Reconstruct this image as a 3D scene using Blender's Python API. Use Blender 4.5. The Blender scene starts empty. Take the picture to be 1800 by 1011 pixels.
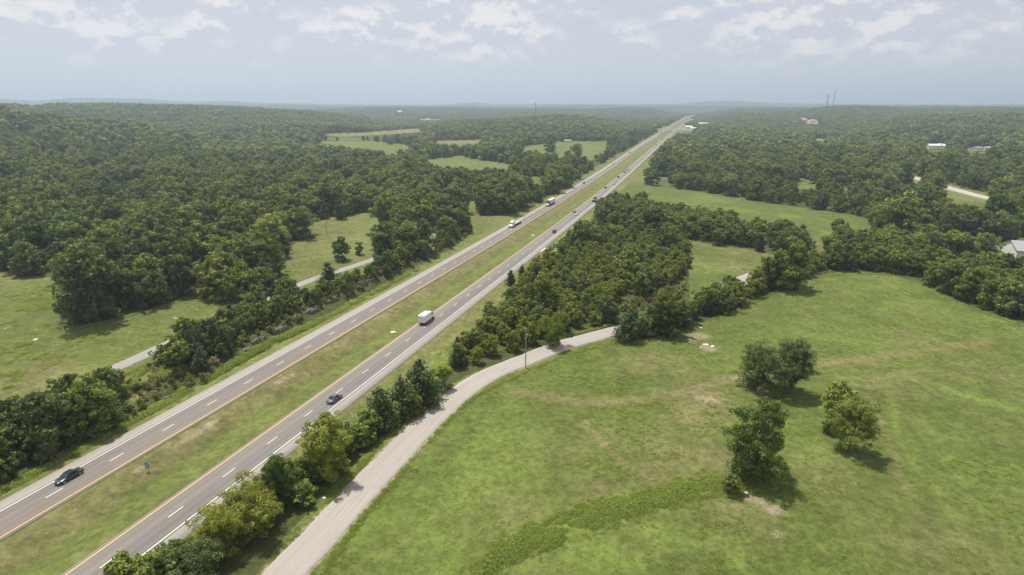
import bpy, bmesh, math, random
import numpy as np
from mathutils import Vector, Matrix
R_ = math.radians
scene = bpy.context.scene
col = scene.collection
random.seed(7); rng = np.random.default_rng(11)

# ------------------------------------------------------------------ camera
F = 1000.0; HZ = 186.0
PITCH = math.atan((505.5 - HZ) / F); CP, SP = math.cos(PITCH), math.sin(PITCH)
H = 66.0
cam_d = bpy.data.cameras.new("camera"); cam = bpy.data.objects.new("camera", cam_d); col.objects.link(cam)
cam_d.sensor_width = 36; cam_d.lens = 36 * F / 1800; cam_d.clip_start = 1; cam_d.clip_end = 80000
cam.location = (0, 0, H); cam.rotation_euler = (math.pi / 2 - PITCH, 0, 0)
scene.camera = cam

# ------------------------------------------------------------------ sky, sun, exposure
SUN_EL, SUN_AZ = 69.0, -36.0          # azimuth from +Y, negative = left of the view
SKY_STR = 0.092; SUN_STR = 4.9
w = bpy.data.worlds.new("World"); scene.world = w; w.use_nodes = True
nt = w.node_tree; nt.nodes.clear(); N = nt.nodes.new; LK = nt.links.new
out = N('ShaderNodeOutputWorld'); bg = N('ShaderNodeBackground'); bg.inputs[1].default_value = SKY_STR
sky = N('ShaderNodeTexSky'); sky.sky_type = 'NISHITA'; sky.sun_disc = False
sky.sun_elevation = R_(SUN_EL); sky.sun_rotation = R_(SUN_AZ); sky.air_density = 1.0; sky.dust_density = 2.5; sky.ozone_density = 1.5
tc = N('ShaderNodeTexCoord'); sep = N('ShaderNodeSeparateXYZ'); LK(tc.outputs['Generated'], sep.inputs[0])
def wmath(op, a, b=None, c=None):
    n = N('ShaderNodeMath'); n.operation = op
    for i, v in enumerate((a, b, c)):
        if v is None: continue
        if isinstance(v, (int, float)): n.inputs[i].default_value = v
        else: LK(v, n.inputs[i])
    return n.outputs[0]
def wramp(v, a, b, lo=0., hi=1.):
    n = N('ShaderNodeMapRange'); n.interpolation_type = 'SMOOTHSTEP'
    LK(v, n.inputs[0]); n.inputs[1].default_value = a; n.inputs[2].default_value = b; n.inputs[3].default_value = lo; n.inputs[4].default_value = hi
    return n.outputs[0]
def wnoise(offz, sx, sz, det=6, rough=.55, loc=(0, 0, 0)):
    mp = N('ShaderNodeMapping'); LK(tc.outputs['Generated'], mp.inputs[0])
    mp.inputs['Scale'].default_value = (sx, sx, sz); mp.inputs['Location'].default_value = (loc[0], loc[1], loc[2] + offz * sz)
    n = N('ShaderNodeTexNoise'); LK(mp.outputs[0], n.inputs[0]); n.inputs['Scale'].default_value = 1
    n.inputs['Detail'].default_value = det; n.inputs['Roughness'].default_value = rough
    return n.outputs[0]
elev = sep.outputs[2]
n1 = wnoise(0, 15, 25, 8, .6, (3.1, 0.7, 1.9)); n1b = wnoise(0.012, 15, 25, 8, .6, (3.1, 0.7, 1.9))
big = wnoise(0, 3.2, 10, 2, .5, (5, 2, 1))
thr = wramp(elev, 0.04, 0.12, 0.02, 0.12)
dens = wmath('ADD', wmath('ADD', n1, wmath('MULTIPLY', wmath('SUBTRACT', big, .5), .55)), thr)
puff = wramp(dens, 0.50, 0.74)
fade = wramp(elev, 0.03, 0.08)
puff = wmath('MULTIPLY', puff, fade)
lit = wramp(wmath('SUBTRACT', n1, n1b), -0.045, 0.06)     # tops of the puffs catch the light
veil = wramp(wnoise(0, 2.2, 14, 4, .5, (1, 8, 3)), 0.35, 0.75, 0.0, 1.0)
def rgb(c):
    n = N('ShaderNodeRGB'); n.outputs[0].default_value = (*c, 1); return n.outputs[0]
def wmix(f, a, b):
    n = N('ShaderNodeMix'); n.data_type = 'RGBA'
    if isinstance(f, (int, float)): n.inputs[0].default_value = f
    else: LK(f, n.inputs[0])
    LK(a, n.inputs[6]); LK(b, n.inputs[7]); return n.outputs[2]
haze_c = rgb((6.1, 6.15, 6.6)); veil_c = rgb((6.1, 6.1, 6.5)); blue_c = rgb((4.9, 5.35, 6.15))
cl_dark = rgb((5.7, 5.75, 6.4)); cl_lit = rgb((8.8, 8.2, 7.8))
hf = wramp(elev, 0.0, 0.16, 0.95, 0.72)
base = wmix(hf, sky.outputs[0], haze_c)                     # humid summer haze over the clear sky
base = wmix(wmath('MULTIPLY', wramp(elev, 0.05, 0.16), .65), base, blue_c)
base = wmix(wmath('MULTIPLY', veil, 0.6), base, veil_c)
clc = wmix(lit, cl_dark, cl_lit)
final = wmix(wmath('MULTIPLY', puff, .85), base, clc)
LK(final, bg.inputs[0]); LK(bg.outputs[0], out.inputs[0])

sd = bpy.data.lights.new("sun", 'SUN'); sd.energy = SUN_STR; sd.angle = R_(0.6); sd.color = (1, .94, .82)
sun = bpy.data.objects.new("sun", sd); col.objects.link(sun)
sdir = Vector((math.sin(R_(SUN_AZ)) * math.cos(R_(SUN_EL)), math.cos(R_(SUN_AZ)) * math.cos(R_(SUN_EL)), math.sin(R_(SUN_EL))))
sun.rotation_euler = sdir.to_track_quat('Z', 'Y').to_euler()
scene.view_settings.view_transform = 'Standard'; scene.view_settings.look = 'None'
scene.view_settings.exposure = 0.3; scene.view_settings.gamma = 1.0
scene.render.engine = 'CYCLES'
cy = scene.cycles; cy.max_bounces = 5; cy.diffuse_bounces = 2; cy.glossy_bounces = 2; cy.transmission_bounces = 2
cy.transparent_max_bounces = 4; cy.volume_bounces = 0; cy.caustics_reflective = False; cy.caustics_refractive = False

# ------------------------------------------------------------------ terrain maths
def smooth(a, b, x):
    t = np.clip((x - a) / (b - a), 0, 1); return t * t * (3 - 2 * t)
TH = 0.318; X0 = -100.09; MED = 9.175; LW = 7.3; ST, CT = math.sin(TH), math.cos(TH)
def to_st(x, y):
    dx = x - X0; return dx * ST + y * CT, dx * CT - y * ST
def to_xy(s, t): return X0 + s * ST + t * CT, s * CT - t * ST
_ns = np.array([-4000, 0, 150, 300, 500, 750, 1150, 1500, 2500, 4000, 5200, 9000, 90000.])
_nz = np.array([0, -0.47, -3.25, -5.8, -7.73, -6.43, -1.8, -0.55, 3.0, 7.4, -14, -20, -20.])
_fs = np.arange(-4000, 12000, 10.); _fz = np.interp(_fs, _ns, _nz)
_k = np.hanning(17); _k /= _k.sum(); _fz = np.convolve(np.pad(_fz, 8, mode='edge'), _k, mode='valid')
def zroad(s): return np.interp(s, _fs, _fz)
def _hash(ix, iy, seed):
    h = (ix.astype(np.int64) * 374761393 + iy.astype(np.int64) * 668265263 + seed * 1442695041) & 0x7fffffff
    h = ((h ^ (h >> 13)) * 1274126177) & 0x7fffffff
    return ((h ^ (h >> 16)) & 0xffff) / 65535.0
def vnoise(x, y, sc, seed=0):
    x = np.asarray(x) / sc; y = np.asarray(y) / sc
    ix, iy = np.floor(x), np.floor(y); fx, fy = x - ix, y - iy
    fx = fx * fx * (3 - 2 * fx); fy = fy * fy * (3 - 2 * fy)
    a = _hash(ix, iy, seed); b = _hash(ix + 1, iy, seed); c = _hash(ix, iy + 1, seed); d = _hash(ix + 1, iy + 1, seed)
    return (a * (1 - fx) + b * fx) * (1 - fy) + (c * (1 - fx) + d * fx) * fy
def fbm(x, y, sc, o=4, seed=0):
    v = 0; a = .5; tot = 0
    for i in range(o):
        v = v + a * vnoise(x + 17.3 * i, y - 9.1 * i, sc / 2 ** i, seed + i); tot += a; a *= .55
    return v / tot
def pixdir(px, py):
    u = (505.5 - py)
    return (px - 900.0), F * CP + u * SP, u * CP - F * SP
# ridges: distance, half-depth, tree height, (px, skyline y) stations
RIDGES = [
 (2300, 750, 15, [(-500, 186), (-200, 184), (0, 184), (60, 187), (90, 182), (200, 181), (330, 183), (440, 186), (540, 190), (600, 196), (660, 206), (720, 218), (790, 240)]),
 (1300, 420, 12, [(-500, 190), (-200, 188), (0, 188), (90, 200), (150, 208), (260, 216), (360, 232), (430, 250), (520, 285)]),
 (1900, 420, 12, [(690, 240), (740, 224), (790, 213), (850, 209), (930, 204), (985, 201), (1040, 205), (1090, 210), (1130, 217), (1160, 230)]),
 (4200, 900, 12, [(380, 200), (560, 192), (640, 189), (760, 190), (900, 191), (1040, 191), (1100, 189), (1180, 190), (1203, 195), (1215, 203), (1222, 197), (1250, 192), (1330, 190), (1400, 192), (1500, 190), (2100, 190)]),
 (3000, 700, 16, [(1222, 222), (1240, 202), (1290, 197), (1400, 197), (1450, 191), (1500, 188), (1560, 189), (1620, 191), (1690, 190), (1740, 188), (1800, 190), (2100, 186), (2500, 188)]),
 (1900, 520, 12, [(1420, 250), (1500, 222), (1600, 205), (1700, 200), (1800, 196), (1950, 192), (2300, 190)]),
 (6300, 900, 12, [(-600, 184), (100, 184), (560, 187), (700, 186), (800, 188), (1200, 187), (1300, 188), (2300, 187)]),
 (9300, 1300, 12, [(-600, 178), (0, 176), (70, 179), (130, 174), (250, 175), (330, 181), (400, 179), (470, 183), (700, 186), (780, 186), (835, 181), (870, 185), (1000, 184), (1100, 185), (1200, 184), (1240, 180), (1290, 179), (1360, 183), (1430, 184), (1600, 186), (2300, 184)]),
]
_rg = []
for (r0, wd, th, st) in RIDGES:
    az, zz = [], []
    for (px, py) in st:
        X, Y, Z = pixdir(px, py); az.append(math.atan2(X, Y)); zz.append(H + Z / math.hypot(X, Y) * r0 - th)
    _rg.append((r0, wd, np.array(az), np.array(zz)))
def terrain(x, y, cut=True):
    x = np.asarray(x, float); y = np.asarray(y, float)
    r = np.hypot(x, y); az = np.arctan2(x, y); s, t = to_st(x, y)
    b = zroad(s); z = b.copy() if hasattr(b, 'copy') else b
    side = np.where(t < 0, smooth(40, 320, -t), smooth(40, 260, t))
    add = np.zeros_like(r)
    for i, (r0, wd, a, c) in enumerate(_rg):
        ch = np.interp(az, a, c, left=-200 if i in (2, 4, 5) else c[0], right=-200 if i in (0, 1, 2) else c[-1])
        jag = (fbm(x, y, 420, 3, 50 + i) - .5) * 10 * (r0 / 3000.) if r0 < 9000 else 0
        ht = np.maximum(ch + jag * .5 - b, 0)
        sd = side if r0 < 6000 else 1.0
        add = np.maximum(add, ht * np.exp(-((r - r0) / wd) ** 2) * sd)
    z = z + add
    near = 1 - smooth(600, 2500, r)
    z = z + (fbm(x, y, 170, 3, 5) - .5) * 4.0 * smooth(30, 130, np.abs(t)) * near
    z = z + (fbm(x, y, 700, 3, 9) - .5) * 30.0 * smooth(500, 1500, r) * smooth(60, 500, np.abs(t)) * (1 - smooth(6000, 9000, r))
    if cut:
        fadef = 1 - smooth(500, 900, s)
        z = z - 1.3 * np.exp(-(t / 3.6) ** 2) * fadef                                # grass swale in the median
        inr = smooth(MED - 1.5, MED - .7, np.abs(t)) * (1 - smooth(MED + LW + 3.2, MED + LW + 4.2, np.abs(t)))
        z = z - (0.04 + 0.0004 * r) * inr - 0.0003 * r * (np.abs(t) < 30)
        z = z + 2.6 * np.exp(-((t + 31) / 4.5) ** 2) * smooth(120, 170, s) * (1 - smooth(300, 340, s)) * (0.6 + .8 * fbm(x, y, 14, 3, 77))
        z = z - 0.5 * np.exp(-((np.abs(t) - 23.5) / 1.8) ** 2) * fadef
    return z
_rr = np.geomspace(45, 15000, 7000)
def P(px, py):
    X, Y, Z = pixdir(px, py); h = math.hypot(X, Y)
    xs, ys = X / h * _rr, Y / h * _rr; zs = H + Z / h * _rr
    d = zs - terrain(xs, ys, False); i = int(np.argmax(d < 0))
    if d[i] >= 0: i = len(_rr) - 1
    k = d[i - 1] / (d[i - 1] - d[i]) if i > 0 else 0; r = _rr[i - 1] + (_rr[i] - _rr[i - 1]) * k
    x, y = X / h * r, Y / h * r
    return x, y
def PZ(px, py, up=0.0):
    x, y = P(px, py); return Vector((x, y, float(terrain(x, y)) + up))
def proj(x, y, z):
    dz = H - z; d = y * CP + dz * SP; u = -y * SP + dz * CP; d = np.maximum(d, 1e-3)
    return 900 + F * x / d, 505.5 + F * u / d, d
def top_height(px, py, topy):
    x, y = P(px, py); z0 = float(terrain(x, y)); lo, hi = 0., 60.
    for _ in range(30):
        m = (lo + hi) / 2
        if proj(x, y, z0 + m)[1] > topy: lo = m
        else: hi = m
    return lo
def inpoly(px, py, poly):
    px = np.asarray(px); py = np.asarray(py); ins = np.zeros(px.shape, bool); n = len(poly); j = n - 1
    for i in range(n):
        xi, yi = poly[i]; xj, yj = poly[j]
        if yi != yj: ins ^= ((yi > py) != (yj > py)) & (px < (xj - xi) * (py - yi) / (yj - yi) + xi)
        j = i
    return ins
def inpolys(px, py, ps):
    m = np.zeros(np.shape(px), bool)
    for p in ps: m |= inpoly(px, py, p)
    return m
# what the photograph shows open to the sky (footprints on the ground, looked up once to lay the land out)
OPEN = {
 'corridor': [(-600, 1180), (-300, 985), (0, 862), (80, 820), (200, 752), (300, 697), (400, 640), (480, 597), (560, 560), (650, 513), (735, 468), (790, 440), (832, 410), (810, 388), (806, 345), (828, 348), (850, 380), (935, 374), (955, 352), (1000, 325), (1050, 291), (1100, 263), (1140, 246), (1155, 235), (1175, 222), (1200, 206), (1211, 203), (1200, 228), (1182, 240), (1168, 252), (1150, 274), (1134, 305), (1132, 322), (1110, 332), (1088, 338), (1046, 368), (1035, 385), (1000, 404), (975, 424), (952, 448), (905, 490), (880, 515), (835, 565), (770, 620), (700, 672), (620, 728), (520, 800), (440, 860), (350, 945), (250, 1030), (60, 1180)],
 'bigfield': [(430, 1100), (450, 1011), (505, 940), (570, 870), (635, 805), (700, 745), (770, 690), (830, 655), (920, 625), (1000, 598), (1078, 575), (1085, 600), (1130, 602), (1200, 575), (1290, 550), (1350, 522), (1440, 487), (1480, 476), (1560, 482), (1630, 500), (1680, 528), (1760, 557), (1850, 585), (2300, 700), (2300, 1300), (430, 1300)],
 'midfield': [(1150, 416), (1200, 421), (1300, 437), (1383, 448), (1376, 455), (1346, 458), (1330, 470), (1322, 484), (1300, 491), (1250, 498), (1214, 497), (1212, 450), (1198, 425)],
 'upperfield': [(1132, 327), (1200, 331), (1317, 349), (1367, 359), (1460, 372), (1520, 383), (1533, 388), (1525, 400), (1478, 392), (1455, 404), (1448, 424), (1434, 428), (1432, 404), (1400, 384), (1330, 378), (1283, 366), (1200, 352), (1132, 348)],
 'barnlot': [(1645, 420), (1672, 415), (1750, 425), (1800, 430), (1840, 440), (1740, 438), (1700, 441), (1668, 437)],
 'barnspot': [(1752, 430), (1770, 424), (1800, 416), (1900, 416), (1900, 443), (1790, 443), (1752, 440)],
 'westfield': [(-500, 470), (0, 474), (32, 485), (112, 488), (112, 515), (90, 545), (100, 575), (170, 568), (290, 536), (330, 517), (382, 503), (384, 528), (330, 548), (315, 575), (268, 608), (250, 650), (215, 672), (180, 640), (150, 625), (100, 640), (60, 668), (0, 700), (-300, 800), (-600, 800)],
 'westmeadow': [(541, 373), (556, 388), (600, 380), (640, 372), (674, 378), (652, 396), (648, 428), (672, 440), (665, 456), (600, 478), (536, 503), (515, 480), (492, 452), (505, 438), (530, 420), (548, 400)],
 'farmeadow1': [(546, 248), (640, 247), (700, 252), (730, 259), (690, 268), (650, 262), (600, 256)],
 'farmeadow2': [(742, 281), (805, 273), (900, 289), (892, 296), (820, 295), (748, 286)],
 'farmeadow3': [(915, 257), (990, 248), (1075, 247), (1062, 260), (1038, 274), (1000, 272), (915, 262)],
 'stubble': [(560, 236), (640, 232), (745, 225), (745, 232), (650, 238), (600, 241)],
 'stubble2': [(763, 247), (847, 245), (847, 252), (770, 254)], 'longhouse': [(1624, 252), (1660, 252), (1660, 266), (1624, 266)], 'greyhouse': [(1700, 258), (1742, 258), (1742, 270), (1700, 270)], 'overspot': [(1152, 221), (1204, 224), (1228, 226), (1228, 233), (1190, 234), (1152, 229)],
 'guidespot': [(969, 427), (988, 427), (988, 443), (969, 443)], 'strip3': [(925, 311), (962, 309), (962, 314), (930, 317)], 'far4': [(690, 203), (722, 203), (722, 206), (690, 206)], 'far5': [(1110, 196), (1150, 197), (1150, 199), (1110, 199)], 'far6': [(820, 219), (870, 217), (870, 220), (820, 222)],
 'farstrip': [(67, 266), (123, 267), (123, 271), (67, 270)],
 'eastroad': [(1593, 301), (1627, 310), (1617, 328), (1593, 322)], 'eastroad2': [(1654, 320), (1762, 346), (1754, 364), (1648, 341)],
 'scrub': [(1402, 314), (1440, 315), (1440, 320), (1402, 319)], 'scrub2': [(1482, 316), (1502, 318), (1502, 323), (1482, 321)], 'signspot': [(1151, 309), (1177, 310), (1177, 328), (1151, 327)],
 'lot': [(1405, 210), (1448, 212), (1448, 218), (1405, 219)], 'lot2': [(730, 209), (780, 209), (780, 213), (730, 213)],
 'bendroad': [(741, 424), (753, 402), (768, 402), (770, 410), (752, 428)],
 'lane1': [(1432, 240), (1456, 245), (1453, 250), (1432, 246)],
}
OPL = list(OPEN.values())
ROADS = {   # centre line (px) and width (m)
 'right': ([(380, 1180), (452, 1075), (498, 1010), (564, 941), (623, 876), (673, 823), (733, 761), (780, 716), (830, 676), (876, 651), (925, 632), (985, 608), (1080, 582), (1135, 567), (1200, 545), (1268, 513), (1312, 489), (1345, 478), (1400, 462)], 6.6),
 'left': ([(-240, 830), (-60, 765), (60, 712), (190, 653), (265, 619), (345, 582), (430, 543), (535, 497), (600, 475), (660, 455), (710, 438), (748, 420), (764, 409), (758, 402), (735, 396)], 4.6),
 'east': ([(1540, 292), (1598, 309), (1650, 325), (1745, 350), (1800, 366), (1900, 395)], 13.0),
}
def smooth_line(pts, step=2.5):
    p = [np.array(a, float) for a in pts]; o = []
    for i in range(len(p) - 1):
        a, b = p[i], p[i + 1]; pa = p[i - 1] if i else 2 * a - b; nb = p[i + 2] if i + 2 < len(p) else 2 * b - a
        n = max(2, int(np.linalg.norm(b - a) / step))
        for k in range(n):
            u = k / n
            o.append(.5 * ((2 * a) + (b - pa) * u + (2 * pa - 5 * a + 4 * b - nb) * u * u + (3 * a - pa - 3 * b + nb) * u ** 3))
    o.append(p[-1]); return np.array(o)
ROADXY = {}
for k, (pts, wd) in ROADS.items():
    ROADXY[k] = (smooth_line([P(*q) for q in pts]), wd)
def dist_line(x, y, line, maxr=40.):
    """distance to polyline (vectorised, only near it)"""
    x = np.asarray(x); y = np.asarray(y); d = np.full(x.shape, 1e9)
    m = (x > line[:, 0].min() - maxr) & (x < line[:, 0].max() + maxr) & (y > line[:, 1].min() - maxr) & (y < line[:, 1].max() + maxr)
    xs, ys = x[m], y[m]; dd = np.full(xs.shape, 1e9)
    for i in range(len(line) - 1):
        ax, ay = line[i]; bx, by = line[i + 1] - line[i]; L2 = bx * bx + by * by + 1e-9
        u = np.clip(((xs - ax) * bx + (ys - ay) * by) / L2, 0, 1)
        dd = np.minimum(dd, np.hypot(xs - ax - u * bx, ys - ay - u * by))
    d[m] = dd; return d

# ------------------------------------------------------------------ node material helpers
class MT:
    def __init__(s, name, rough=.8, spec=.3):
        s.m = bpy.data.materials.new(name); s.m.use_nodes = True; s.t = s.m.node_tree
        s.b = s.t.nodes['Principled BSDF']; s.b.inputs['Roughness'].default_value = rough; s.b.inputs['Specular IOR Level'].default_value = spec
        s.tc = None
    def n(s, typ, **kw):
        o = s.t.nodes.new(typ)
        for k, v in kw.items(): setattr(o, k, v)
        return o
    def put(s, v, sock):
        if isinstance(v, (int, float)): sock.default_value = v
        elif isinstance(v, tuple): sock.default_value = (*v, 1) if len(v) == 3 and len(sock.default_value) == 4 else v
        else: s.t.links.new(v, sock)
    def coord(s, which='Object'):
        if which == 'World':
            return s.n('ShaderNodeNewGeometry').outputs['Position']
        return s.n('ShaderNodeTexCoord').outputs[which]
    def noise(s, vec, sc, det=4, rough=.6, out=0, scale3=None):
        if scale3:
            mp = s.n('ShaderNodeMapping'); s.put(vec, mp.inputs[0]); mp.inputs['Scale'].default_value = scale3; vec = mp.outputs[0]
        n = s.n('ShaderNodeTexNoise'); s.put(vec, n.inputs['Vector']); n.inputs['Scale'].default_value = sc
        n.inputs['Detail'].default_value = det; n.inputs['Roughness'].default_value = rough; return n.outputs[out]
    def ramp(s, v, a, b, lo=0., hi=1.):
        n = s.n('ShaderNodeMapRange', interpolation_type='SMOOTHSTEP'); s.put(v, n.inputs[0])
        for i, q in enumerate((a, b, lo, hi)): s.put(q, n.inputs[i + 1])
        return n.outputs[0]
    def mix(s, f, a, b, mode='MIX'):
        n = s.n('ShaderNodeMix', data_type='RGBA', blend_type=mode); s.put(f, n.inputs[0]); s.put(a, n.inputs[6]); s.put(b, n.inputs[7]); return n.outputs[2]
    def math(s, op, a, b=None):
        n = s.n('ShaderNodeMath', operation=op); s.put(a, n.inputs[0])
        if b is not None: s.put(b, n.inputs[1])
        return n.outputs[0]
    def attr(s, name): return s.n('ShaderNodeAttribute', attribute_name=name)
    def col(s, v): s.put(v, s.b.inputs['Base Color'])
    def bump(s, h, strength=.4, dist=.1):
        n = s.n('ShaderNodeBump'); s.put(h, n.inputs['Height']); n.inputs['Strength'].default_value = strength; n.inputs['Distance'].default_value = dist
        s.t.links.new(n.outputs[0], s.b.inputs['Normal'])
def simple(name, c, rough=.5, metal=0., spec=.5, var=.08, sc=3., coat=0.):
    m = MT(name, rough, spec); m.b.inputs['Metallic'].default_value = metal; m.b.inputs['Coat Weight'].default_value = coat
    nz = m.noise(m.coord(), sc, 4); k = m.ramp(nz, .3, .7)
    m.col(m.mix(k, tuple(x * (1 - var) for x in c), tuple(min(1, x * (1 + var)) for x in c)))
    return m.m
def glassy(name, c=(.02, .025, .03)):
    m = MT(name, .08, .6); k = m.noise(m.coord(), 2.0, 2); m.col(m.mix(m.ramp(k, .3, .7), c, tuple(x * 1.6 for x in c))); return m.m

def leafmat(name, c1, c2, c3, trans=.25):
    m = MT(name, .55, .25)
    oi = m.n('ShaderNodeObjectInfo'); at = m.attr('leaf')
    tone = m.mix(oi.outputs['Random'], c1, c2)
    rnd2 = m.math('FRACT', m.math('MULTIPLY', oi.outputs['Random'], 7.31))
    tone = m.mix(m.ramp(rnd2, .62, 1.0), tone, c3)
    k = m.math('ADD', m.math('MULTIPLY', at.outputs['Fac'], .75), .62)
    sc = m.n('ShaderNodeVectorMath', operation='SCALE'); m.put(tone, sc.inputs[0]); m.put(k, sc.inputs['Scale'])
    tint = m.mix(1.0, sc.outputs[0], oi.outputs['Color'], 'MULTIPLY')
    m.col(tint)
    tr = m.n('ShaderNodeBsdfTranslucent'); br = m.mix(1.0, tint, (1.25, 1.35, .55), 'MULTIPLY'); m.put(br, tr.inputs[0])
    ms = m.n('ShaderNodeMixShader'); ms.inputs[0].default_value = trans
    m.t.links.new(m.b.outputs[0], ms.inputs[1]); m.t.links.new(tr.outputs[0], ms.inputs[2])
    m.t.links.new(ms.outputs[0], m.t.nodes['Material Output'].inputs['Surface']); return m.m
LEAF = leafmat('broadleaf_foliage', (.116, .166, .036), (.232, .264, .050), (.096, .130, .044))
LEAFB = leafmat('young_foliage', (.20, .24, .038), (.25, .265, .048), (.15, .19, .038), .35)
CEDAR = leafmat('cedar_foliage', (.062, .090, .034), (.084, .112, .040), (.09, .10, .038), .1)
SHRUB = leafmat('shrub_foliage', (.15, .185, .038), (.18, .21, .05), (.20, .18, .06), .3)
WEED = leafmat('weed_foliage', (.25, .33, .08), (.30, .36, .10), (.33, .33, .14), .5)
GOLD = leafmat('yellowing_foliage', (.27, .27, .06), (.22, .24, .055), (.25, .22, .06), .25)
TANL = leafmat('dry_scrub', (.26, .225, .115), (.30, .255, .14), (.22, .21, .09), .2)
m = MT('bark', .9); k = m.noise(m.coord(), 3, 5, .7, scale3=(4, 4, 1)); m.col(m.mix(m.ramp(k, .3, .7), (.09, .07, .055), (.2, .165, .13))); BARK = m.m

# ------------------------------------------------------------------ object helpers
def mesh_np(name, verts, faces, mat=None, leaf=None):
    """faces: (n,k) int array"""
    me = bpy.data.meshes.new(name); verts = np.asarray(verts, np.float32); faces = np.asarray(faces, np.int32)
    me.vertices.add(len(verts)); me.vertices.foreach_set('co', verts.ravel())
    k = faces.shape[1]; me.loops.add(faces.size); me.loops.foreach_set('vertex_index', faces.ravel())
    me.polygons.add(len(faces)); me.polygons.foreach_set('loop_start', np.arange(0, faces.size, k, dtype=np.int32))
    me.polygons.foreach_set('loop_total', np.full(len(faces), k, np.int32))
    if leaf is not None:
        a = me.attributes.new('leaf', 'FLOAT', 'FACE'); a.data.foreach_set('value', np.asarray(leaf, np.float32))
    me.update(calc_edges=True)
    if mat: me.materials.append(mat)
    return me
def tag(o, label=None, cat=None, group=None, kind=None):
    if label: o['label'] = label
    if cat: o['category'] = cat
    if group: o['group'] = group
    if kind: o['kind'] = kind
    return o
def link(name, data, parent=None, loc=(0, 0, 0), rz=0.):
    o = bpy.data.objects.new(name, data); col.objects.link(o); o.location = loc; o.rotation_euler = (0, 0, rz)
    if parent: o.parent = parent
    return o
class MB:
    """collects shapes into one mesh"""
    def __init__(s): s.bm = bmesh.new()
    def box(s, c, d, bev=0., rot=None, taper=None):
        r = bmesh.ops.create_cube(s.bm, size=1); vs = r['verts']
        for v in vs:
            x, y, z = v.co
            if taper and z > 0: x *= taper[0]; y *= taper[1]
            v.co = Vector((x * d[0], y * d[1], z * d[2]))
            if rot: v.co = rot @ v.co
            v.co += Vector(c)
        if bev:
            es = list({e for v in vs for e in v.link_edges}); bmesh.ops.bevel(s.bm, geom=es, offset=bev, segments=2, affect='EDGES')
        return s
    def cyl(s, a, b, r, r2=None, n=10, cap=True):
        a, b = Vector(a), Vector(b); d = b - a; r2 = r if r2 is None else r2
        q = bmesh.ops.create_cone(s.bm, cap_ends=cap, segments=n, radius1=r, radius2=r2, depth=d.length)
        M = Matrix.Translation((a + b) / 2) @ d.to_track_quat('Z', 'Y').to_matrix().to_4x4()
        bmesh.ops.transform(s.bm, matrix=M, verts=q['verts']); return s
    def loft(s, secs, cap=True):
        """secs: list of rings (equal counts of points)"""
        rings = [[s.bm.verts.new(p) for p in ring] for ring in secs]; n = len(rings[0])
        for a, b in zip(rings, rings[1:]):
            for i in range(n): s.bm.faces.new((a[i], a[(i + 1) % n], b[(i + 1) % n], b[i]))
        if cap: s.bm.faces.new(rings[0][::-1]); s.bm.faces.new(rings[-1])
        return s
    def quad(s, pts): s.bm.faces.new([s.bm.verts.new(p) for p in pts]); return s
    def build(s, name, mat, parent=None, sub=0, smooth=False):
        bmesh.ops.recalc_face_normals(s.bm, faces=s.bm.faces); me = bpy.data.meshes.new(name); s.bm.to_mesh(me); s.bm.free(); me.materials.append(mat)
        if smooth:
            for p in me.polygons: p.use_smooth = True
        o = link(name, me, parent)
        if sub: md = o.modifiers.new('sub', 'SUBSURF'); md.levels = md.render_levels = sub
        return o
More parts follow.
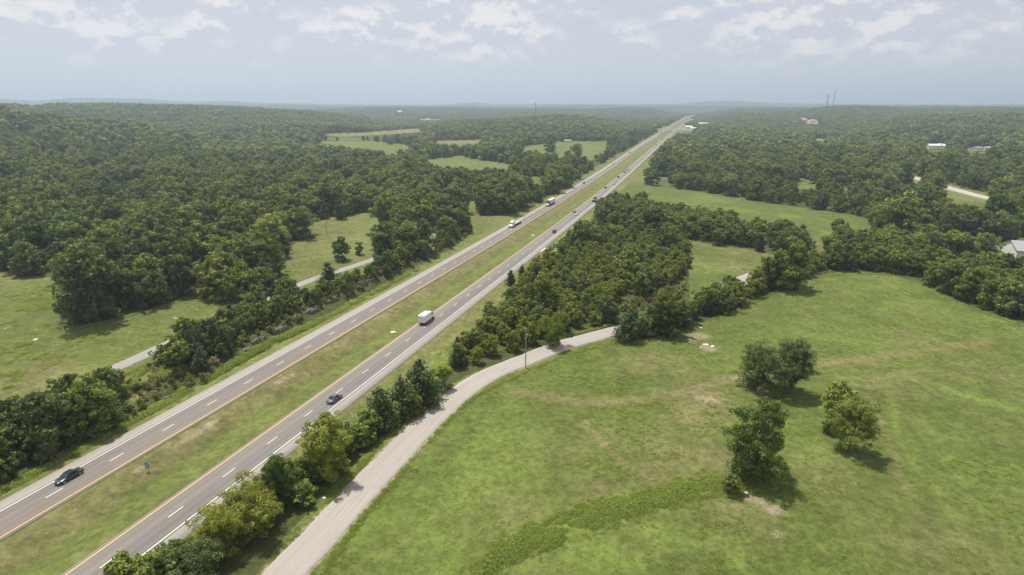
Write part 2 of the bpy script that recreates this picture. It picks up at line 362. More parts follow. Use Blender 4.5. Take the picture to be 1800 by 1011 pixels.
#==SPLIT==
# ------------------------------------------------------------------ the ground
def build_ground():
    az = np.concatenate([np.linspace(-60, 60, 760), np.linspace(60, 300, 60)[1:-1]]) * math.pi / 180
    rr = np.concatenate([[4., 12, 22, 32], np.geomspace(42, 26000, 980)])
    A, Rr = np.meshgrid(az, rr); x = (np.sin(A) * Rr); y = (np.cos(A) * Rr); nr, na = A.shape
    z = terrain(x, y)
    s, t = to_st(x, y)
    for k, (ln, wd) in ROADXY.items():                     # side roads sit in a shallow bed
        d = dist_line(x, y, ln, 30.); dd = wd / 2
        z = z - (0.05 + 0.0005 * Rr) * (1 - smooth(dd + .2, dd + 1.2, d))
    px, py, dep = proj(x, y, z)
    jx = (fbm(x, y, 5, 3, 31) - .5) * 6; jy = (fbm(x, y, 5, 3, 37) - .5) * 5; sc = np.clip(150 / Rr, .1, 1.6)
    infront = (dep > 5) & (np.abs(A) < 1.1)
    qx, qy = px + jx * sc, py + jy * sc
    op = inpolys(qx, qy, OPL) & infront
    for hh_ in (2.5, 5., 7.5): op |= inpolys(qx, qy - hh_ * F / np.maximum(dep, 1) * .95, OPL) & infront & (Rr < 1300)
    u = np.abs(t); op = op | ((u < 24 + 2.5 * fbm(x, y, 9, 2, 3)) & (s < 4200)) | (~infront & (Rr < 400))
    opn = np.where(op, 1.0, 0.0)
    n1 = fbm(x, y, 60, 4, 1); n2 = fbm(x, y, 17, 4, 2); n3 = fbm(x, y, 6, 3, 4); n4 = fbm(x, y, 130, 3, 6)
    dry = smooth(.50, .70, n1 * .6 + n2 * .4) * .75; lush = smooth(.52, .72, n4 * .4 + fbm(x, y, 28, 4, 21) * .6) * .8; dirt = np.zeros_like(x)
    # far meadows: even green
    # median: brown towards the left carriageway, mown green towards the right
    im = (u < MED - .8) & (s < 4200)
    dry = np.where(im, np.maximum(1 - smooth(-2.6, 1.2, t + (n2 - .5) * 5), .3) * (.62 + .5 * n3), dry)
    lush = np.where(im, smooth(-1.0, 2.5, t + (n2 - .5) * 4) * (.1 + .6 * n2), lush)
    dirt = np.where(im & (s > 80) & (s < 178), np.exp(-((t + 5.2 + (n2 - .5) * 3) / 1.1) ** 2) * smooth(.45, .7, n3) * 1.0, dirt)
    dirt = np.where(im & (t < 0), np.maximum(dirt, smooth(MED - 1.7, MED - .9, u) * .55 * n3), dirt)
    iv = (u > MED + LW + 2.5) & (u < 27) & (s < 2500)
    dry = np.where(iv, np.where(t > 0, .45 + .4 * n3, .25 + .25 * n3), dry); lush = np.where(iv, .45 + .5 * n2, lush)
    # side road shoulders
    for k, (ln, wd) in ROADXY.items():
        d = dist_line(x, y, ln, 30.); e = d - wd / 2 + (n3 - .5) * 1.2
        dirt = np.maximum(dirt, (1 - smooth(.1, .9, e)) * .9); dry = np.maximum(dry, (1 - smooth(.5, 3.0, e)) * .6 * n2)
        lush = np.where((e < 4) & (e > .8), np.maximum(lush, .45 * n2), lush)
    def pxline(pts, wdt, amt, chan, two=False, brk=0.0):
        ln = smooth_line([P(*q) for q in pts], 3.); d = dist_line(x, y, ln, 30.)
        d = d + (n3 - .5) * wdt * .5
        g = np.exp(-((np.abs(d - .95) if two else d) / wdt) ** 2) * amt * (1 - brk + brk * smooth(.35, .65, n2))
        return np.maximum(chan, g)
    dry = pxline([(905, 690), (960, 699), (1040, 707), (1120, 703), (1200, 689), (1290, 664), (1370, 648), (1450, 639), (1560, 626), (1650, 612), (1740, 600)], 2.4, .9, dry)
    dirt = pxline([(905, 690), (960, 699), (1040, 707), (1120, 703), (1200, 689), (1290, 664), (1370, 648)], .6, .6, dirt, True, .6)
    dirt = pxline([(1400, 645), (1450, 639), (1560, 626), (1650, 612)], .35, .35, dirt, True, .7)
    dry = pxline([(1030, 745), (1065, 785), (1110, 822), (1160, 850)], 1.3, .9, dry); dirt = pxline([(1035, 752), (1060, 780), (1090, 806)], .3, .6, dirt, True, .8)
    dry = pxline([(1070, 760), (1120, 800), (1180, 825), (1230, 835)], 2.2, .5, dry)
    lush = pxline([(1630, 672), (1680, 690), (1735, 706), (1810, 728)], 2.6, 1.2, lush)
    lush = pxline([(835, 1010), (880, 985), (940, 950), (1050, 905), (1150, 880), (1240, 850), (1300, 860)], 3.0, 1.0, lush)
    lush = pxline([(1120, 990), (1180, 950), (1260, 940), (1300, 985)], 2.4, .8, lush)
    lush = pxline([(1565, 700), (1590, 790), (1660, 880), (1700, 960)], .9, .6, lush); lush = pxline([(1620, 730), (1680, 830), (1720, 900)], .7, .5, lush)
    dry = pxline([(1480, 690), (1600, 660), (1760, 660)], 3.5, .55, dry); dry = pxline([(1530, 700), (1560, 780), (1590, 860)], 1.2, .6, dry)
    def blob(bx, by, rad, amt, chan, th=.45):
        cx, cyy = P(bx, by); d = np.hypot(x - cx, y - cyy); d = d * (.65 + .9 * fbm(x, y, 4.5, 3, 44)); g = np.exp(-(d / rad) ** 2) * amt * smooth(th - .08, th + .14, n2 * .45 + n3 * .55); return np.maximum(chan, g)
    for a in [(1243, 700, 9, 1.3), (1215, 735, 8, 1.0), (1180, 800, 11, .9), (1240, 800, 9, .8), (1150, 640, 10, .8), (1290, 900, 7, .8), (1060, 870, 8, .7), (900, 905, 7, .7), (1440, 830, 8, .6), (1650, 960, 14, .5), (1000, 790, 9, .5), (1560, 680, 10, .5), (1730, 650, 12, .4)]:
        dry = blob(*a, dry, .38)
    for a in [(1245, 705, 5, .8), (1243, 612, 3.5, 1.1), (1228, 590, 5, .7), (1212, 598, 3, .7), (1355, 895, 3.0, .75), (1365, 938, 2.2, .6), (1335, 880, 3, .6), (1300, 668, 3, .9), (1310, 872, 2., .9), (1190, 812, 5, .35), (1340, 692, 3.5, .7), (1400, 700, 3, .5), (1665, 416, 6, .8), (620, 392, 8, .5), (290, 690, 4, .5)]:
        dirt = blob(*a, dirt, .36)
    for a in [(820, 800, 14, .8), (700, 870, 9, .8), (900, 760, 8, .6), (750, 920, 8, .9), (1170, 940, 5, 1.2), (1060, 985, 8, .9), (1460, 720, 9, .7), (1260, 640, 12, .7), (1500, 600, 20, .6), (1600, 540, 22, .6), (1790, 575, 14, .9), (1420, 800, 7, .8), (1680, 800, 10, .5), (1560, 500, 22, .6)]:
        lush = blob(*a, lush, .4)
    scr_ = inpoly(px, py, [(200, 690), (262, 640), (330, 655), (440, 625), (545, 545), (700, 470), (710, 480), (560, 556), (420, 632), (330, 680), (255, 715)]) & infront; dry = np.where(scr_, np.maximum(dry, .85 * n3 + .25), dry); dirt = np.where(scr_, np.maximum(dirt, smooth(.58, .75, n3) * .6), dirt)
    left = inpoly(px, py, OPEN['westfield']) & infront
    dry = np.where(left, dry * .7 + .18, dry); lush = np.where(left, lush * .45, lush)
    wm = inpoly(px, py, OPEN['westmeadow']) & infront; dry = np.where(wm, .35 + .3 * n2, dry)
    st = inpolys(px, py, [OPEN['stubble'], OPEN['stubble2'], OPEN['farstrip'], OPEN['lot2'], OPEN['lane1']]) & infront; dry = np.where(st, .9, dry); dirt = np.where(st, .3, dirt)
    lot = inpolys(px, py, [OPEN['lot']]) & infront; dirt = np.where(lot, .6, dirt)
    far = smooth(350, 800, Rr) * opn; lush = np.where(far > .5, np.maximum(lush * .6, .35), lush)
    ids = np.arange(nr * na).reshape(nr, na)
    q = np.stack([ids[:-1], np.roll(ids, -1, 1)[:-1], np.roll(ids, -1, 1)[1:], ids[1:]], -1).reshape(-1, 4)[:, ::-1]
    me = mesh_np('ground', np.stack([x, y, z], -1).reshape(-1, 3), q)
    ca = me.color_attributes.new('land', 'FLOAT_COLOR', 'POINT')
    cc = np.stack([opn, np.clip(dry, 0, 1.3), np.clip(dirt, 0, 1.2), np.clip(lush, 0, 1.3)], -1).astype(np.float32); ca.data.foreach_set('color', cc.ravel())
    me.polygons.foreach_set('use_smooth', np.ones(len(q), bool))
    return me
m = MT('ground_cover', .95, .1)
at = m.attr('land'); sp = m.n('ShaderNodeSeparateColor'); m.put(at.outputs['Color'], sp.inputs[0])
opn, dryc, dirtc, lushc = sp.outputs[0], sp.outputs[1], sp.outputs[2], at.outputs['Alpha']
pos = m.coord('World')
fine = m.noise(pos, 2.6, 5, .7); mid = m.noise(pos, .35, 5, .65); clump = m.noise(pos, .9, 4, .7); big_ = m.noise(pos, .05, 4, .6)
vfine = m.noise(pos, 9.0, 3, .7)
fleck = m.noise(pos, 4.2, 2, .6); mott = m.noise(pos, .62, 5, .72); mott2 = m.noise(pos, .14, 5, .65)
g = m.mix(m.ramp(mid, .3, .7), (.068, .104, .019), (.112, .146, .028))
g = m.mix(m.ramp(big_, .35, .65), g, (.095, .122, .028))
g = m.mix(m.math('MULTIPLY', lushc, .9), g, m.mix(m.ramp(clump, .3, .7), (.122, .176, .032), (.172, .222, .048)))
g = m.mix(m.math('MULTIPLY', dryc, m.ramp(fine, .2, .75, .55, 1.0)), g, m.mix(m.ramp(mid, .3, .7), (.155, .135, .055), (.22, .19, .10)))
g = m.mix(m.ramp(m.math('ADD', dirtc, m.math('MULTIPLY', m.math('SUBTRACT', fine, .5), 1.9)), .3, .85), g, m.mix(m.ramp(mid, .3, .7), (.27, .21, .15), (.36, .30, .23)))
# small herbs and seed heads: dark and pale flecks
g = m.mix(m.math('MULTIPLY', m.ramp(clump, .56, .72), .45), g, (.055, .082, .02))
g = m.mix(m.math('MULTIPLY', m.ramp(vfine, .66, .74), m.ramp(mid, .5, .65, 0., .75)), g, (.42, .42, .33))
g = m.mix(m.ramp(vfine, .25, .7, .42, 0.), g, (.035, .05, .014))
g = m.mix(m.ramp(fleck, .4, .7, 0., .4), g, m.mix(.5, g, (.26, .26, .12)))
scg = m.n('ShaderNodeVectorMath', operation='SCALE'); m.put(g, scg.inputs[0]); m.put(m.math('MULTIPLY', m.ramp(mott, .28, .72, .72, 1.3), m.ramp(mott2, .3, .7, .86, 1.16)), scg.inputs['Scale']); g = scg.outputs[0]
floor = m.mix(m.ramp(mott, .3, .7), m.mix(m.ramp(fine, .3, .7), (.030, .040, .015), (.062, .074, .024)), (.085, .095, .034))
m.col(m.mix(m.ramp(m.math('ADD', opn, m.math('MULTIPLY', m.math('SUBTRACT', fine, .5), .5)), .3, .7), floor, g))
hh = m.math('ADD', m.math('MULTIPLY', fine, .6), m.math('ADD', m.math('MULTIPLY', clump, .9), m.math('MULTIPLY', vfine, .25)))
m.bump(hh, .9, .35)
GROUND = m.m
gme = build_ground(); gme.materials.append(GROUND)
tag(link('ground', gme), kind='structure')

# ------------------------------------------------------------------ roads
def ribbon(name, cen, offs, mat, up, skirt=1.0, uvs=True, zf=None, wobble=0., parent=None):
    """cen: (n,2) centre line; offs: lateral stations"""
    cen = np.asarray(cen); d = np.gradient(cen, axis=0); d /= np.linalg.norm(d, axis=1)[:, None]
    nrm = np.stack([d[:, 1], -d[:, 0]], 1); s = np.concatenate([[0], np.cumsum(np.linalg.norm(np.diff(cen, axis=0), axis=1))])
    V, UV = [], []; k = len(offs)
    for j, o in enumerate(offs):
        oo = o
        if wobble and j in (0, k - 1): oo = o + (fbm(cen[:, 0], cen[:, 1], 2.2, 3, 13 + j)[:, None] - .5) * wobble
        p = cen + nrm * oo; z = (terrain(cen[:, 0], cen[:, 1], False) if zf is None else zf(p, s)) + (up(p) if callable(up) else up)
        V.append(np.column_stack([p, z])); UV.append(np.column_stack([np.full(len(s), o), s]))
    for j in (0, k - 1):
        e = V[j].copy(); e[:, 2] -= skirt; V.append(e); UV.append(UV[j])
    order = [k] + list(range(k)) + [k + 1]
    V = np.array([V[i] for i in order]); UV = np.array([UV[i] for i in order]); K, n = V.shape[:2]
    ids = np.arange(K * n).reshape(K, n); q = np.stack([ids[:-1, :-1], ids[1:, :-1], ids[1:, 1:], ids[:-1, 1:]], -1).reshape(-1, 4)
    me = mesh_np(name, V.reshape(-1, 3), q, mat)
    uv = me.uv_layers.new(name='road'); uv.data.foreach_set('uv', UV.reshape(-1, 2)[q.ravel()].astype(np.float32).ravel())
    return link(name, me, parent)
def pavement(name, base, tint_l, tint_r, shoulder, side):
    """asphalt whose lanes and shoulder differ; u = metres across"""
    m = MT(name, .85, .25); uv = m.n('ShaderNodeUVMap', uv_map='road').outputs[0]; sp = m.n('ShaderNodeSeparateXYZ'); m.put(uv, sp.inputs[0]); u = sp.outputs[0]
    pos = m.coord('World'); sn = m.noise(uv, 1.0, 4, .6, scale3=(1.6, .02, 1)); fn = m.noise(pos, 6, 4, .7); lg = m.noise(uv, 1, 3, .5, scale3=(.3, .006, 1))
    cc = m.mix(m.ramp(u, -1.2, 1.2), tint_l, tint_r)
    cc = m.mix(m.ramp(sn, .3, .7, 0, .55), cc, base)
    cc = m.mix(m.ramp(lg, .35, .65, 0, .5), cc, tuple(x * .78 for x in base))
    blk = m.n('ShaderNodeTexVoronoi', feature='F1', distance='CHEBYCHEV'); mp = m.n('ShaderNodeMapping'); m.put(uv, mp.inputs[0]); mp.inputs['Scale'].default_value = (.27, .035, 1); m.put(mp.outputs[0], blk.inputs['Vector']); blk.inputs['Scale'].default_value = 1
    bw = m.n('ShaderNodeRGBToBW'); m.put(blk.outputs['Color'], bw.inputs[0]); cc = m.mix(m.ramp(bw.outputs[0], .25, .75, 0, .22), cc, tuple(x * 1.3 for x in base))
    for c0 in (-2.75, -.95, .95, 2.75):                      # worn wheel paths
        a = m.math('ABSOLUTE', m.math('SUBTRACT', u, c0)); cc = m.mix(m.ramp(a, .15, .6, .28, 0.), cc, tuple(x * 1.25 for x in base))
    for c0 in (-1.85, 1.85):
        a = m.math('ABSOLUTE', m.math('SUBTRACT', u, c0)); cc = m.mix(m.ramp(a, .05, .5, .25, 0.), cc, tuple(x * .72 for x in base))
    e = m.math('MULTIPLY', u, side); sh = m.mix(m.ramp(fn, .3, .7), tuple(x * .93 for x in shoulder), tuple(x * 1.07 for x in shoulder))
    cc = m.mix(m.ramp(e, 3.95, 4.35), cc, sh); cc = m.mix(m.ramp(e, -4.15, -3.85), (.20, .182, .162), cc)
    cc = m.mix(m.ramp(fn, .25, .75, .14, 0.), cc, (.05, .05, .05))
    m.col(cc); m.bump(fn, .15, .02); return m.m
ASPL = pavement('asphalt_reddish', (.175, .158, .146), (.165, .16, .152), (.195, .158, .136), (.31, .285, .262), -1)
ASPR = pavement('asphalt_dark', (.175, .163, .15), (.205, .183, .16), (.138, .132, .130), (.32, .295, .27), 1)
PAINTW = simple('white_road_paint', (.72, .71, .68), .7, sc=9, var=.1); PAINTY = simple('yellow_road_paint', (.74, .47, .15), .7, sc=9, var=.1)
ss = np.concatenate([np.arange(-40, 900, 6.), np.arange(900, 6200, 20.)])
def hwline(t0): return np.column_stack(to_xy(ss, np.full(len(ss), t0)))
def hz(up0, k): return lambda p, s_: zroad(to_st(p[:, 0], p[:, 1])[0]) + up0 + k * np.hypot(p[:, 0], p[:, 1])
for sg, mat in ((-1, ASPL), (1, ASPR)):
    c = sg * (MED + LW / 2)
    offs = [-4.5, -3.65, -1.8, 0, 1.8, 3.65, 6.75] if sg > 0 else [-6.75, -3.65, -1.8, 0, 1.8, 3.65, 4.5]
    tag(ribbon('highway', hwline(c), offs, mat, 0, 1.2, zf=hz(.04, 0)), kind='structure')
    for lat, pm in ((-sg * LW / 2, PAINTY), (sg * LW / 2, PAINTW)):
        tag(ribbon('road_marking', hwline(c + lat), [-.11, .11], pm, 0, .002, zf=hz(.052, 5e-5)), kind='structure')
    V, Q = [], []
    for sd0 in np.arange(2.0, 2600, 12.2):
        b = len(V)
        for (a, l) in ((0, -.085), (0, .085), (3.1, .085), (3.1, -.085)):
            x, y = to_xy(sd0 + a + (3.0 if sg > 0 else 0), c + l); V.append((x, y, float(zroad(sd0 + a)) + .052 + 5e-5 * math.hypot(x, y)))
        Q.append((b, b + 1, b + 2, b + 3))
    tag(link('road_marking', mesh_np('road_marking', V, Q, PAINTW)), kind='structure')
def sidemat(name, c, edge, hw):
    m = MT(name, .9, .2); uv = m.n('ShaderNodeUVMap', uv_map='road').outputs[0]; sp = m.n('ShaderNodeSeparateXYZ'); m.put(uv, sp.inputs[0]); u = m.math('ABSOLUTE', sp.outputs[0])
    pos = m.coord('World'); fn = m.noise(pos, 5, 5, .7); st = m.noise(uv, 1, 4, .6, scale3=(2.2, .05, 1)); lg = m.noise(pos, .25, 4)
    cc = m.mix(m.ramp(st, .3, .7), tuple(x * .90 for x in c), tuple(x * 1.08 for x in c)); cc = m.mix(m.ramp(lg, .35, .7, 0, .35), cc, tuple(x * .85 for x in c))
    a = m.math('ABSOLUTE', m.math('SUBTRACT', u, hw * .42)); cc = m.mix(m.ramp(a, .05, .55, .35, 0.), cc, tuple(x * .82 for x in c))
    cc = m.mix(m.ramp(m.math('ADD', u, m.math('MULTIPLY', m.math('SUBTRACT', fn, .5), 1.2)), hw - .7, hw - .1), cc, edge)
    cc = m.mix(m.ramp(fn, .25, .8, .18, 0.), cc, (.15, .13, .12)); 
    patch = m.ramp(m.noise(uv, 1, 2, .5, scale3=(.9, .22, 1)), .63, .66); cc = m.mix(m.math('MULTIPLY', patch, .22), cc, (.2, .19, .18))
    m.col(cc); m.bump(fn, .3, .03); return m.m
SR = sidemat('chip_seal', (.34, .312, .288), (.42, .385, .35), 3.3); SL = sidemat('county_asphalt', (.29, .28, .268), (.34, .32, .28), 2.3)
SE = sidemat('concrete_lane', (.42, .39, .36), (.30, .27, .2), 5.5)
for k, mt_ in (('right', SR), ('left', SL), ('east', SE)):
    ln, wd = ROADXY[k]; h = wd / 2
    zf = (lambda p, s_: terrain(p[:, 0], p[:, 1], False) + .03)
    tag(ribbon('frontage_road' if k != 'east' else 'country_road', ln, [-h, -h * .66, -h * .33, 0, h * .33, h * .66, h], mt_, 0, .8, zf=zf, wobble=.9 if k != 'east' else 0), kind='structure')
# ------------------------------------------------------------------ vegetation
def leaf_cloud(pts, nrm, size, rg, asp=.7):
    """one bent leaf spray (quad) per point; returns verts, faces, leaf value"""
    n = len(pts); nr = nrm + rg.normal(0, .42, (n, 3)); nr /= np.linalg.norm(nr, axis=1)[:, None] + 1e-9
    ref = rg.normal(0, 1, (n, 3)); a = np.cross(nr, ref); a /= np.linalg.norm(a, axis=1)[:, None] + 1e-9; b = np.cross(nr, a)
    sz = size * rg.uniform(.6, 1.25, (n, 1)); a = a * sz; b = b * sz * asp
    v = np.stack([pts - a, pts - b * .8 + nr * sz * .15, pts + a, pts + b * .8 + nr * sz * .15], 1)
    return v.reshape(-1, 3), np.arange(4 * n).reshape(n, 4), rg.uniform(0, 1, n)
def crown(kind, R, Ht, n, leaf, seed, base=.18, lobes=16, mat=None, asym=0.):
    rg = np.random.default_rng(seed); P_, N_ = [], []
    if kind == 'cedar':
        k = lobes; z = rg.uniform(.06, 1, k * 3); z.sort()
        for zz in z:
            rad = R * (1 - zz) ** .5 * (0.6 + .5 * rg.random()) * min(1, .65 + zz * 3); an = rg.uniform(0, 2 * math.pi); off = rad * rg.uniform(.25, .7)
            P_.append((math.cos(an) * off, math.sin(an) * off, zz * Ht * .97)); N_.append(max(.35, rad * .60))
    else:
        for i in range(lobes):
            u = rg.uniform(-1.0, 1); an = rg.uniform(0, 2 * math.pi); w = (math.sqrt(max(0, 1 - u * u)) if u > 0 else 1 - .35 * u * u) * (.8 + .3 * math.sin(3 * an + seed) * (1 if u > -.2 else .5))
            ro = rg.uniform(.35, .86); zc = Ht * (base + (1 - base) * .48); hz = Ht * (1 - base) * .5
            P_.append((math.cos(an) * w * R * ro * (1 + asym * math.cos(an)), math.sin(an) * w * R * ro, zc + u * hz * (rg.uniform(.62, .85) if u > 0 else rg.uniform(.75, 1.0)))); N_.append(R * rg.uniform(.20, .40))
        P_.append((0, 0, Ht * (base + (1 - base) * .5))); N_.append(R * .55)
    P_ = np.array(P_); N_ = np.array(N_); P0, N0 = P_, N_
    if n > 800:                                            # boughs carry smaller leaf masses of their own
        q_ = []
        for p, r_ in zip(P_, N_):
            for _ in range(7):
                dd_ = rg.normal(0, 1, 3); dd_[2] += .3; dd_ /= np.linalg.norm(dd_); q_.append((*(p + dd_ * r_ * rg.uniform(.55, .95) * np.array([1, 1, .85])), r_ * rg.uniform(.24, .5)))
        q_ = np.array(q_); P_, N_ = q_[:, :3], q_[:, 3]
    wt = N_ ** 1.7; idx = rg.choice(len(P_), n, p=wt / wt.sum())
    d = rg.normal(0, 1, (n, 3)); d[:, 2] += .25; d /= np.linalg.norm(d, axis=1)[:, None]
    rad = N_[idx] * (1 - .38 * rg.random(n) ** 2) * (1 + .16 * rg.normal(0, 1, n) * .6)
    stretch = np.array([1, 1, .82 if kind != 'cedar' else 1.25])
    # twig clusters break the lobe surface up
    q = np.sin(d[:, 0] * 9 + idx) * np.sin(d[:, 1] * 9 + idx * 2.1) * np.sin(d[:, 2] * 8 + idx * .7); rad = rad * (1 + .20 * q)
    pts = P_[idx] + d * rad[:, None] * stretch
    low = pts[:, 2] < Ht * .03; pts[low, 2] = Ht * .03 + rg.random(low.sum()) * .1 * Ht
    if kind != 'cedar' and n > 800: pts[:, :2] *= 1.04
    v, f, lv = leaf_cloud(pts, d, leaf, rg)
    lb = rg.uniform(0, 1, len(P_)); lv = lv * .28 + lb[idx] * .72
    return mesh_np('crown', v, f, mat or LEAF, lv), P0, N0
def trunk_mesh(R, Ht, P_, seed, r0=None):
    rg = np.random.default_rng(seed); b = MB(); r0 = r0 or .03 * Ht
    b.cyl((0, 0, -.6), (0, 0, Ht * .32), r0 * 1.15, r0 * .8, 8, False); b.cyl((0, 0, Ht * .32), (rg.uniform(-.2, .2), rg.uniform(-.2, .2), Ht * .72), r0 * .8, r0 * .25, 7, False)
    for i in rg.permutation(len(P_))[:6]:
        p = P_[i]; b.cyl((0, 0, Ht * rg.uniform(.2, .42)), tuple(p), r0 * .42, r0 * .12, 5, False)
    me = bpy.data.meshes.new('trunk'); b.bm.to_mesh(me); b.bm.free(); me.materials.append(BARK); return me
PROTO = {}
def proto(key, kind, R, Ht, n, leaf, cnt, mat, seed, **kw):
    L = []
    for i in range(cnt):
        c, P_, N_ = crown(kind, R * (1 + .06 * (i % 3 - 1)), Ht, n, leaf, seed + i, mat=mat, **kw)
        L.append((c, trunk_mesh(R, Ht, P_, seed + i), R, Ht))
    PROTO[key] = L
proto('hero', 'b', 5.5, 12, 22000, .15, 4, LEAF, 100, lobes=40, base=.0)
proto('bright', 'b', 5.0, 11, 20000, .15, 3, LEAFB, 120, lobes=36, base=.0)
proto('big', 'b', 6.6, 14, 8000, .40, 7, LEAF, 140, lobes=30, base=.0)
proto('small', 'b', 3.4, 7.5, 5200, .23, 5, LEAF, 160, lobes=20, base=.0)
proto('young', 'b', 3.3, 7.5, 5200, .23, 4, LEAFB, 180, lobes=22, base=.0)
proto('cedar', 'cedar', 3.2, 8.5, 6500, .19, 4, CEDAR, 200, lobes=18)
proto('shrub', 'b', 1.5, 2.4, 1500, .14, 4, SHRUB, 220, lobes=10, base=.0)
proto('gold', 'b', 2.2, 3.6, 1200, .24, 2, GOLD, 240, lobes=10, base=.0)
proto('tan', 'b', 1.7, 2.3, 1100, .15, 3, TANL, 250, lobes=10, base=.0)
proto('far', 'b', 6.6, 13.5, 620, 1.45, 6, LEAF, 260, lobes=22, base=.02)
# a clump of several crowns for the far woods
def clump(seed):
    rg = np.random.default_rng(seed); V, Fc, L = [], [], []; o = 0
    for i in range(7):
        c, _, _ = crown('b', rg.uniform(5, 7), rg.uniform(11, 15), 150, 2.4, seed * 10 + i, lobes=12)
        n = len(c.vertices); v = np.empty(n * 3, np.float32); c.vertices.foreach_get('co', v); v = v.reshape(-1, 3) + np.array([*(rg.uniform(-13, 13, 2)), rg.uniform(-1.5, 1)])
        lf = np.empty(len(c.polygons), np.float32); c.attributes['leaf'].data.foreach_get('value', lf); bpy.data.meshes.remove(c)
        V.append(v); Fc.append(np.arange(n).reshape(-1, 4) + o); L.append(lf * .5 + rg.random() * .5); o += n
    return mesh_np('clump', np.concatenate(V), np.concatenate(Fc), LEAF, np.concatenate(L))
CLUMPS = [clump(300 + i) for i in range(6)]

def gn_scatter(name, pts, idx, scale, rot, meshes, label, cat, group=None, tilt=None):
    """one 'stuff' object: geometry nodes put an instance on every point"""
    me = bpy.data.meshes.new(name); me.vertices.add(len(pts)); me.vertices.foreach_set('co', np.asarray(pts, np.float32).ravel())
    for nm, arr, ty in (('idx', idx, 'INT'), ('scl', scale, 'FLOAT'), ('rot', rot, 'FLOAT')):
        a = me.attributes.new(nm, ty, 'POINT'); a.data.foreach_set('value', np.asarray(arr, np.int32 if ty == 'INT' else np.float32))
    o = link(name, me); g = bpy.data.node_groups.new(name, 'GeometryNodeTree')
    g.interface.new_socket('Geometry', in_out='INPUT', socket_type='NodeSocketGeometry'); g.interface.new_socket('Geometry', in_out='OUTPUT', socket_type='NodeSocketGeometry')
    n = g.nodes.new; gi = n('NodeGroupInput'); go = n('NodeGroupOutput'); ip = n('GeometryNodeInstanceOnPoints'); ip.inputs['Pick Instance'].default_value = True
    gt = n('GeometryNodeGeometryToInstance')
    for i, mm in enumerate(reversed(meshes)):
        src = bpy.data.objects.new(name + '_source', mm); oi = n('GeometryNodeObjectInfo'); oi.inputs[0].default_value = src; g.links.new(oi.outputs['Geometry'], gt.inputs[0])
    def na(nm, ty):
        q = n('GeometryNodeInputNamedAttribute'); q.data_type = ty; q.inputs[0].default_value = nm; return q.outputs[0]
    cx = n('ShaderNodeCombineXYZ'); g.links.new(na('rot', 'FLOAT'), cx.inputs[2])
    g.links.new(gi.outputs[0], ip.inputs['Points']); g.links.new(gt.outputs[0], ip.inputs['Instance']); g.links.new(na('idx', 'INT'), ip.inputs['Instance Index'])
    g.links.new(cx.outputs[0], ip.inputs['Rotation']); g.links.new(na('scl', 'FLOAT'), ip.inputs['Scale']); g.links.new(ip.outputs[0], go.inputs[0])
    md = o.modifiers.new('scatter', 'NODES'); md.node_group = g
    tag(o, label, cat, group, 'stuff'); return o

def place(key, i, x, y, z, sc, rz, name, label, cat, group, tint=(1, 1, 1), sx=1.):
    c, t, R, Ht = PROTO[key][i % len(PROTO[key])]
    root = link(name, None, None, (x, y, z), rz); root.scale = (sc * sx, sc * sx, sc); root.empty_display_size = .5
    a = link('crown', c, root); a.color = (*tint, 1); link('trunk', t, root)
    tag(root, label, cat, group); return root
def hero(key, i, bx, by, topy, wpx, name, label, cat, group=None, tint=(1, 1, 1), rz=None, sink=0.):
    """a tree of its own: base pixel, top pixel and width in the photograph give its place and size"""
    x, y = P(bx, by); z = float(terrain(x, y)); h = top_height(bx, by, topy); c, t, R, Ht = PROTO[key][i % len(PROTO[key])]
    dep = proj(x, y, z + h * .5)[2]; wid = wpx * float(dep) / F / 2; sc = h / Ht * 1.0
    HERO.append((x, y, wid)); return place(key, i, x, y, z - sink, sc, rng.uniform(0, 6.28) if rz is None else rz, name, label, cat, group, tint, wid / (R * sc) * 1.12)
HERO = []
GH = 'trees and bushes of the hedge between highway and gravel road'
hero('bright', 0, 578, 836, 718, 112, 'deciduous_tree', 'largest bright yellow-green tree of the roadside hedge, beside the grey sedan', 'tree', GH, (1.12, 1.15, 1))
hero('hero', 0, 492, 885, 802, 66, 'deciduous_tree', 'narrow dark green tree standing up out of the roadside hedge', 'tree', GH, (.8, .9, .75))
hero('bright', 1, 432, 935, 848, 118, 'deciduous_tree', 'wide olive-green tree below the narrow dark tree in the roadside hedge', 'tree', GH, (1.0, .98, .95))
hero('bright', 2, 392, 978, 895, 78, 'deciduous_tree', 'yellow-green tree low in the hedge near the bottom edge', 'tree', GH, (1.1, 1.05, .9))
hero('hero', 1, 335, 1040, 957, 130, 'deciduous_tree', 'dark round tree at the bottom end of the roadside hedge', 'tree', GH, (.85, .9, .8))
hero('small', 0, 528, 884, 845, 62, 'deciduous_tree', 'small tree filling the hedge between the narrow dark tree and the bright tree', 'tree', GH, (1.1, 1.15, 1))
hero('small', 1, 634, 780, 738, 62, 'deciduous_tree', 'low mid-green tree behind the largest bright tree of the hedge', 'tree', GH, (1.1, 1.15, 1))
hero('cedar', 0, 672, 752, 680, 72, 'cedar_tree', 'dark cedar nearest the largest bright tree of the hedge', 'cedar', GH, (1.2, 1.3, 1))
hero('cedar', 1, 708, 728, 659, 68, 'cedar_tree', 'middle one of the three dark cedars at the far end of the hedge', 'cedar', GH, (1.2, 1.25, 1))
hero('cedar', 2, 742, 706, 630, 72, 'cedar_tree', 'tallest dark cedar at the far end of the hedge by the gravel road bend', 'cedar', GH, (1.15, 1.2, 1))
hero('small', 4, 655, 764, 716, 54, 'deciduous_tree', 'round green tree between the first cedar and the low mid-green tree of the hedge', 'tree', GH, (1.2, 1.25, 1))
